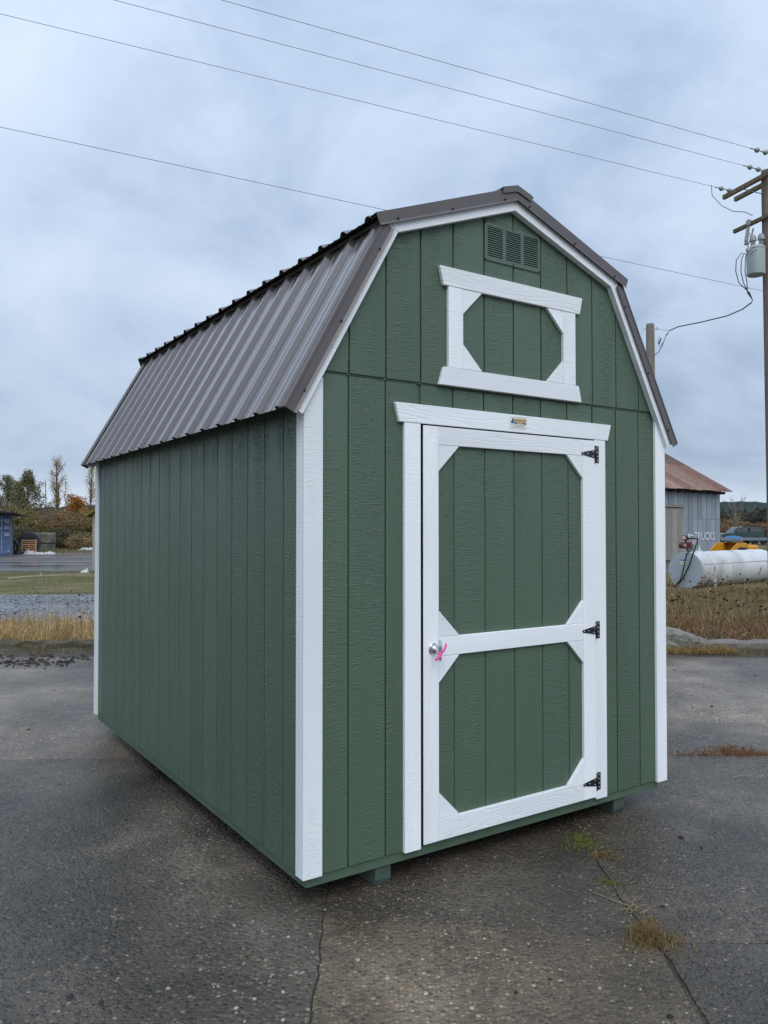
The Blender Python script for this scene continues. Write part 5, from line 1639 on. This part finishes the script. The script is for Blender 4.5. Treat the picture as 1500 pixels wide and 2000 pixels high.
# concrete septic tank
ct0 = P(84, 1070, 58)
sep_ = tag(empty('concrete_tank', (ct0.x + 0.1, 58, -0.05), R(12)), 'mossy grey concrete tank half hidden behind the culvert pipe', 'concrete tank')
cm = ground_mat('mossy_concrete', (0.085, 0.085, 0.06), (0.20, 0.19, 0.165), wet=(0.8, 0.95), bump=0.6, cscale=1.2, spec=0.2)
MB().box(-1.3, 0.62, -0.6, 1.0, 0.62, 1.42).build('upper_half', cm, sep_, 0.08)
MB().box(-1.3, 0.58, -0.56, 0.96, 0.0, 0.60).build('lower_half', cm, sep_, 0.04)
tarp = plain('white_tarp', (0.46, 0.46, 0.46), 0.45, var=0.35, vscale=3)
for (px, w_, h_, sd_, lab) in ((57, 0.30, 0.34, 11, 'leftmost crumpled white sheet on the dirt below the pallet'), (75, 0.40, 0.20, 12, 'middle crumpled white sheet lying on the dirt'), (97, 0.28, 0.32, 13, 'rightmost crumpled white sheet on the dirt')):
    q = P(px, 1079, 52.3)
    crumple('white_sheet', (q.x, 52.3, -0.045), w_ * 1.1, 0.35, h_, sd_, tarp, lab, 'plastic sheet', 14, 0.4)['group'] = 'crumpled white sheets'
q = P(168, 1064, 63)
crumple('white_sheet', (q.x + 0.1, 63, -0.045), 0.6, 0.5, 0.30, 21, tarp, 'lone white sheet at the far grass edge by the wooden hut', 'plastic sheet', 10, 0.3)
q = P(36, 1080, 52.0)
crumple('junk_heap', (q.x, 52.0, -0.045), 0.34, 0.5, 0.75, 31, plain('black_junk', (0.012, 0.012, 0.013), 0.7), 'heap of black scrap between container and pallet', 'scrap', 12, 0.5)
MB0 = MB(); MB0.tube([P(29, 1056, 52.3), P(36, 1066, 52.2), P(43, 1080, 52.0)], 0.10, 8)
tag(MB0.build('black_pipe', bp_), 'black pipe leaning on the scrap heap', 'pipe')

# small wooden hut with mossy roof, mostly behind the shed
hut0 = P(180, 1112, 31.0)
hut = tag(empty('wooden_hut', (hut0.x, 31.0, -0.05)), 'weathered wooden hut with mossy roof peeking out behind the shed', 'hut')
for k in range(10):
    MB().box(0.0 + k * 0.28, 0.27 + k * 0.28, 0.0, 0.06, 0.06, 2.34 + min(k, 9 - k) * 0.16).build('wall_board', M['grey_wood'], hut)
MB().box(0.0, 0.06, 0.062, 3.0, 0.0, 2.32).build('side_wall', M['grey_wood'], hut)
MB().box(2.74, 2.80, 0.062, 3.0, 0.0, 2.32).build('side_wall', M['grey_wood'], hut)
moss = plain('mossy_roof', (0.16, 0.12, 0.02), 0.9, var=0.4, vscale=6, bump=0.8, bscale=20)
MB().prism([(-0.22, 2.18), (1.40, 3.17), (1.40, 3.26), (-0.24, 2.27)], -0.25, 3.2).build('roof_slope', moss, hut)
MB().prism([(3.02, 2.18), (1.40, 3.17), (1.40, 3.26), (3.04, 2.27)], -0.25, 3.2).build('roof_slope', moss, hut)
q = P(173.5, 1111, 31.0)
crumple('white_bag', (q.x - 0.02, 30.7, -0.045), 0.14, 0.14, 0.20, 44, tarp, 'small white bag at the foot of the wooden hut', 'bag', 8, 0.2)


# ------------------------------------------------------------------ trees and brush
BARK = raw_wood('bark', (0.055, 0.045, 0.035), (0.12, 0.10, 0.08), 0.9, 12, 2)


def tree(name, base, H, label, leafpal=None, nleaf=3000, leafsize=0.14, spread=0.3, trunk_r=0.16, limbs=26, first=0.2, up=0.9, twig=3, cone=True, cat='tree', group=None, wiggle=0.05, seed=1, bark=None, leaf_sd=0.22, clump=0.0):
    r = random.Random(seed)
    t = tag(empty(name, tuple(base)), label, cat, group)
    q = MB()
    tp = []; x = y = 0
    for i in range(9):
        x += r.uniform(-1, 1) * wiggle * H * 0.2; y += r.uniform(-1, 1) * wiggle * H * 0.2
        tp.append(Vector((x * i / 8, y * i / 8, H * i / 8 * 0.97)))
    q.tube(tp, [trunk_r * (1 - 0.9 * i / 8) + 0.012 for i in range(9)], 7)
    tips = []
    def tpos(f):
        f = f * 8; i = min(7, int(f)); return tp[i].lerp(tp[i + 1], f - i)
    for k in range(limbs):
        f = first + (1 - first) * (k + r.random()) / limbs
        f = min(f, 0.99)
        p = tpos(f)
        a = k * 2.4 + r.uniform(-.5, .5)
        ln = spread * H * ((1 - f) ** 0.75 + 0.10 if cone else (0.35 + 0.65 * math.sin(math.pi * min(1, f * 1.02)))) * r.uniform(0.65, 1.2)
        d = Vector((math.cos(a), math.sin(a), up * r.uniform(0.6, 1.4))).normalized()
        pts = [p]
        for s in range(3):
            d = (d + Vector((r.uniform(-.25, .25), r.uniform(-.25, .25), r.uniform(-.05, .3)))).normalized()
            pts.append(pts[-1] + d * ln / 3)
        br = trunk_r * 0.42 * (1 - f * 0.7)
        q.tube(pts, [br, br * .7, br * .45, br * .15 + .004], 5, cap=False)
        for s in range(twig):
            w = r.uniform(0.3, 1.0); i = min(2, int(w * 3)); b = pts[i].lerp(pts[i + 1], w * 3 - i)
            td = (d + Vector((r.uniform(-.9, .9), r.uniform(-.9, .9), r.uniform(-.3, .8)))).normalized()
            e = b + td * ln * r.uniform(.25, .5)
            m_ = (b + e) / 2 + Vector((r.uniform(-.05, .05), r.uniform(-.05, .05), 0.03)) * ln
            q.tube([b, m_, e], [br * .35 + .004, br * .22 + .004, .004], 4, cap=False)
            tips += [(b, m_), (m_, e)]
        tips += [(pts[1], pts[2]), (pts[2], pts[3])]
    tips.append((tpos(.9), tpos(.999)))
    q.build('trunk', bark or BARK, t)
    if leafpal:
        A = np.array([[*a] for a, b in tips]); B = np.array([[*b] for a, b in tips])
        wts = np.ones(len(tips))
        if clump: wts = rng.uniform(0, 1, len(tips)) ** clump
        idx = rng.choice(len(tips), nleaf, p=wts / wts.sum()); u = rng.uniform(0, 1, nleaf)[:, None]
        pts = A[idx] * (1 - u) + B[idx] * u + np.clip(rng.normal(size=(nleaf, 3)), -1.4, 1.4) * leaf_sd
        V, F, C = scatter_leaves(pts, leafsize, leafpal)
        pd('crown', V, F, LEAF, t, cols=C)
    return t


def G_(px, d, z=-0.05):
    q = P(px, 1030, d); return Vector((q.x, d, z))


GREYGREEN = [(3, (0.186, 0.200, 0.108)), (2, (0.248, 0.252, 0.144)), (2, (0.124, 0.147, 0.072)), (1, (0.347, 0.273, 0.168))]
DKGREEN = [(3, (0.170, 0.172, 0.076)), (2, (0.247, 0.221, 0.101)), (2, (0.109, 0.122, 0.058)), (1.2, (0.341, 0.243, 0.144))]
YELLOW = [(3, (0.416, 0.300, 0.112)), (2, (0.320, 0.240, 0.096)), (1, (0.500, 0.390, 0.176))]
ORANGE = [(3, (0.416, 0.173, 0.035)), (2, (0.320, 0.150, 0.040)), (1, (0.480, 0.240, 0.064))]
BROWN = [(3, (0.281, 0.195, 0.101)), (2, (0.216, 0.186, 0.078)), (2, (0.346, 0.225, 0.123)), (1, (0.162, 0.137, 0.067))]
GRN = 'trees beyond the wet road'
tree('leafy_tree', G_(54, 80), 7.4, 'dense green cone-shaped tree beyond the black culvert pipe', DKGREEN, 10500, 0.075, 0.40, 0.15, 46, 0.05, 1.1, 4, True, group=GRN, seed=3, leaf_sd=0.20)
tree('leafy_tree', G_(12, 86), 7.5, 'grey-green tree at the left edge above the container', GREYGREEN, 6500, 0.075, 0.36, 0.14, 36, 0.08, 1.2, 4, True, group=GRN, seed=5, leaf_sd=0.22)
tree('leafy_tree', G_(34, 90), 7.1, 'grey-green slimmer tree between dense cone tree and left edge', GREYGREEN, 5500, 0.075, 0.34, 0.13, 34, 0.08, 1.3, 3, True, group=GRN, seed=6, leaf_sd=0.22)
tree('leafy_tree', G_(-14, 84), 8.0, 'grey-green tree mostly beyond the left edge', GREYGREEN, 6000, 0.085, 0.24, 0.14, 34, 0.08, 1.2, 4, True, group=GRN, seed=7, leaf_sd=0.22)
tree('tall_sparse_tree', G_(112, 92), 9.9, 'tallest thin tree with sparse yellow leaves over the brush', YELLOW, 2600, 0.055, 0.20, 0.24, 34, 0.25, 1.7, 5, False, group=GRN, seed=9, leaf_sd=0.22)
tree('bare_tree', G_(90, 90), 7.6, 'slim leafless tree left of the tallest sparse tree', None, 0, 0.1, 0.16, 0.10, 9, 0.4, 2.2, 2, True, group=GRN, seed=12)
tree('bare_tree', G_(131, 92), 7.6, 'leaning leafless tree right of the tallest sparse tree', YELLOW, 200, 0.08, 0.22, 0.09, 12, 0.3, 2.0, 3, True, group=GRN, seed=14, wiggle=0.25)
tree('tall_sparse_tree', G_(176, 88), 9.0, 'sparse yellow tree just left of the shed eave', YELLOW, 2600, 0.055, 0.22, 0.18, 36, 0.15, 1.5, 5, True, group=GRN, seed=17, leaf_sd=0.22)
tree('orange_tree', G_(150, 84), 5.0, 'small orange autumn tree behind the brush', ORANGE, 5000, 0.085, 0.30, 0.10, 26, 0.12, 0.8, 4, False, group=GRN, seed=19, leaf_sd=0.24)


def shrub(base, w, h, d, pal, n, label, seed, leaf=0.07, name='brush_shrub'):
    r = random.Random(seed)
    t = tag(empty(name, tuple(base)), label, 'shrub', 'brush beyond the wet road')
    q = MB(); tips = []
    for k in range(34):
        a = r.uniform(0, 6.28); rr = math.sqrt(r.random())
        e = Vector((math.cos(a) * rr * w, math.sin(a) * rr * d, h * math.sqrt(max(0.05, 1 - rr * rr * .85)) * r.uniform(.6, 1.08)))
        b = Vector((e.x * .3, e.y * .3, 0)); m_ = b.lerp(e, .55) + Vector((r.uniform(-.1, .1), r.uniform(-.1, .1), .12 * h))
        q.tube([b, m_, e], [.035, .02, .006], 4, cap=False)
        tips += [(b.lerp(m_, .4), m_), (m_, e), (m_, e), (e.lerp(m_, .2), e + Vector((r.uniform(-.3, .3), r.uniform(-.3, .3), .15)))]
    q.build('stems', BARK, t)
    A = np.array([[*a] for a, b in tips]); B = np.array([[*b] for a, b in tips])
    idx = rng.integers(0, len(tips), n); u = rng.uniform(0, 1, n)[:, None]
    pts = A[idx] * (1 - u) + B[idx] * u + rng.normal(size=(n, 3)) * 0.20 * np.array([1, 1, .8])
    pts[:, 2] = np.maximum(pts[:, 2], 0.02)
    V, F, C = scatter_leaves(pts, leaf, pal)
    pd('foliage', V, F, LEAF, t, cols=C)
    return t


DKBR = [(3, (0.101, 0.100, 0.059)), (2, (0.151, 0.127, 0.074)), (1.5, (0.072, 0.073, 0.046))]
OLV = [(3, (0.223, 0.182, 0.074)), (2, (0.284, 0.209, 0.095)), (2, (0.173, 0.155, 0.063)), (1, (0.344, 0.255, 0.126))]
REDB = [(3, (0.284, 0.155, 0.095)), (2, (0.223, 0.146, 0.084)), (1, (0.344, 0.218, 0.126))]
sh = [(8, 70, 2.2, 3.6, OLV, 'olive brush rising behind the container roof'), (32, 72, 2.0, 3.5, OLV, 'tall olive brush left of the dense cone tree foot'),
      (62, 70, 1.9, 3.1, OLV, 'olive-green brush above the black culvert pipe'), (86, 71, 1.9, 3.0, BROWN, 'brown brush above the concrete tank'),
      (104, 72, 1.9, 3.4, REDB, 'reddish brown brush below the tallest sparse tree'), (124, 73, 2.0, 3.2, BROWN, 'brown brush left of the orange tree foot'),
      (144, 72, 2.0, 3.0, OLV, 'olive brush in front of the orange tree'), (166, 71, 2.2, 3.3, BROWN, 'brown brush left of the hut roof'), (188, 72, 2.2, 3.4, BROWN, 'brown brush behind the hut roof'),
      (100, 67, 1.8, 1.7, DKBR, 'dark low bramble right of the concrete tank'), (122, 67, 1.9, 1.7, DKBR, 'dark low bramble in the middle of the brush foot'), (143, 66.5, 1.6, 1.35, DKBR, 'dark low bramble below the orange tree'),
      (26, 66, 1.5, 1.8, DKBR, 'dark low bramble behind the container corner'), (165, 64, 1.5, 1.2, BROWN, 'low tawny bush near the wooden hut wall'), (48, 67, 1.8, 1.9, DKBR, 'dark low bramble behind the culvert pipe')]
for i, (px, d, w_, h_, pal_, lab) in enumerate(sh):
    shrub(G_(px, d), w_, h_, 1.3, pal_, 7500 if h_ > 2 else 4000, lab, 40 + i)

# bare tree, bushes and distant wood on the right
tree('bare_tree', G_(1438, 118), 5.6, 'wide leafless tree behind the pickup roof', None, 0, 0.1, 0.55, 0.17, 30, 0.12, 1.1, 5, False, seed=31, bark=raw_wood('pale_bark', (0.16, 0.14, 0.11), (0.24, 0.21, 0.17)))
for i, (px, d, w_, h_, pal_, lab) in enumerate([(1418, 125, 3.4, 3.4, BROWN, 'brown bush left of the pickup windscreen'), (1450, 130, 3.6, 3.6, OLV, 'olive bush behind the pickup'), (1416, 112, 2.2, 2.0, REDB, 'low red-brown bush beside the barn corner'), (1490, 122, 3.0, 2.4, REDB, 'low red-brown bush at the far right by the pole')]):
    shrub(G_(px, d), w_, h_, 2.0, pal_, 3600, lab, 80 + i, 0.16)


def wood(name, n, xr, yr, hill, pal, size, label, clumps=900):
    """a far wood read as one mass: crown clumps on rising ground"""
    cx = rng.uniform(*xr, clumps); cyy = rng.uniform(*yr, clumps)
    ch = rng.uniform(0.55, 1.15, clumps)
    idx = rng.integers(0, clumps, n)
    th = rng.uniform(0, 2 * np.pi, n); rr = np.sqrt(rng.uniform(0, 1, n)); zz = rng.uniform(0, 1, n)
    R0 = 2.6 * ch[idx]
    pts = np.stack([cx[idx] + np.cos(th) * rr * R0 * (1.05 - zz * .75), cyy[idx] + np.sin(th) * rr * R0, hill(cx[idx], cyy[idx]) + zz * 9 * ch[idx]], 1)
    V, F, C = scatter_leaves(pts, size, pal)
    tag(pd(name, V, F, LEAF, cols=C), label, 'woodland', kind='stuff')


FAR = [(3, (0.045, 0.055, 0.040)), (2, (0.06, 0.062, 0.045)), (1, (0.085, 0.065, 0.045)), (1, (0.035, 0.045, 0.04))]
wood('far_wood', 26000, (105, 215), (270, 350), lambda x, y: -2 + (y - 270) * 0.03, FAR, 0.9, 'far wooded rise behind the pickup truck', 700)


def hills(name, x0, x1, d, hfun, label, mat):
    V = []; F = []
    xs = np.linspace(x0, x1, 240)
    for x in xs:
        h = hfun(x)
        V += [(x, d - 220, -0.3), (x, d - 80, h * .5), (x, d, h), (x, d + 300, -0.3)]
    for i in range(len(xs) - 1):
        for k in range(3): F.append((4 * i + k, 4 * i + 4 + k, 4 * i + 5 + k, 4 * i + 1 + k))
    return tag(pd(name, V, F, mat, smooth=True), label, 'hills', kind='structure')


hm = ground_mat('forested_hill', (0.030, 0.048, 0.048), (0.045, 0.062, 0.058), wet=(0.95, 1.0), bump=1.0, cscale=0.03, spec=0.05, wscale=(0.01, 0.01), finescale=0.12)  # slight distance haze is put into the albedo as a blue-green tint
rr_ = random.Random(5)
hills('hills', -1500, 1500, 1250, lambda x: 40 + 7 * math.sin(x * .004 + 1) + 4 * math.sin(x * .013) + rr_.uniform(0, 4.0) + max(0, -x * 0.006), 'dark forested hills along the horizon', hm)
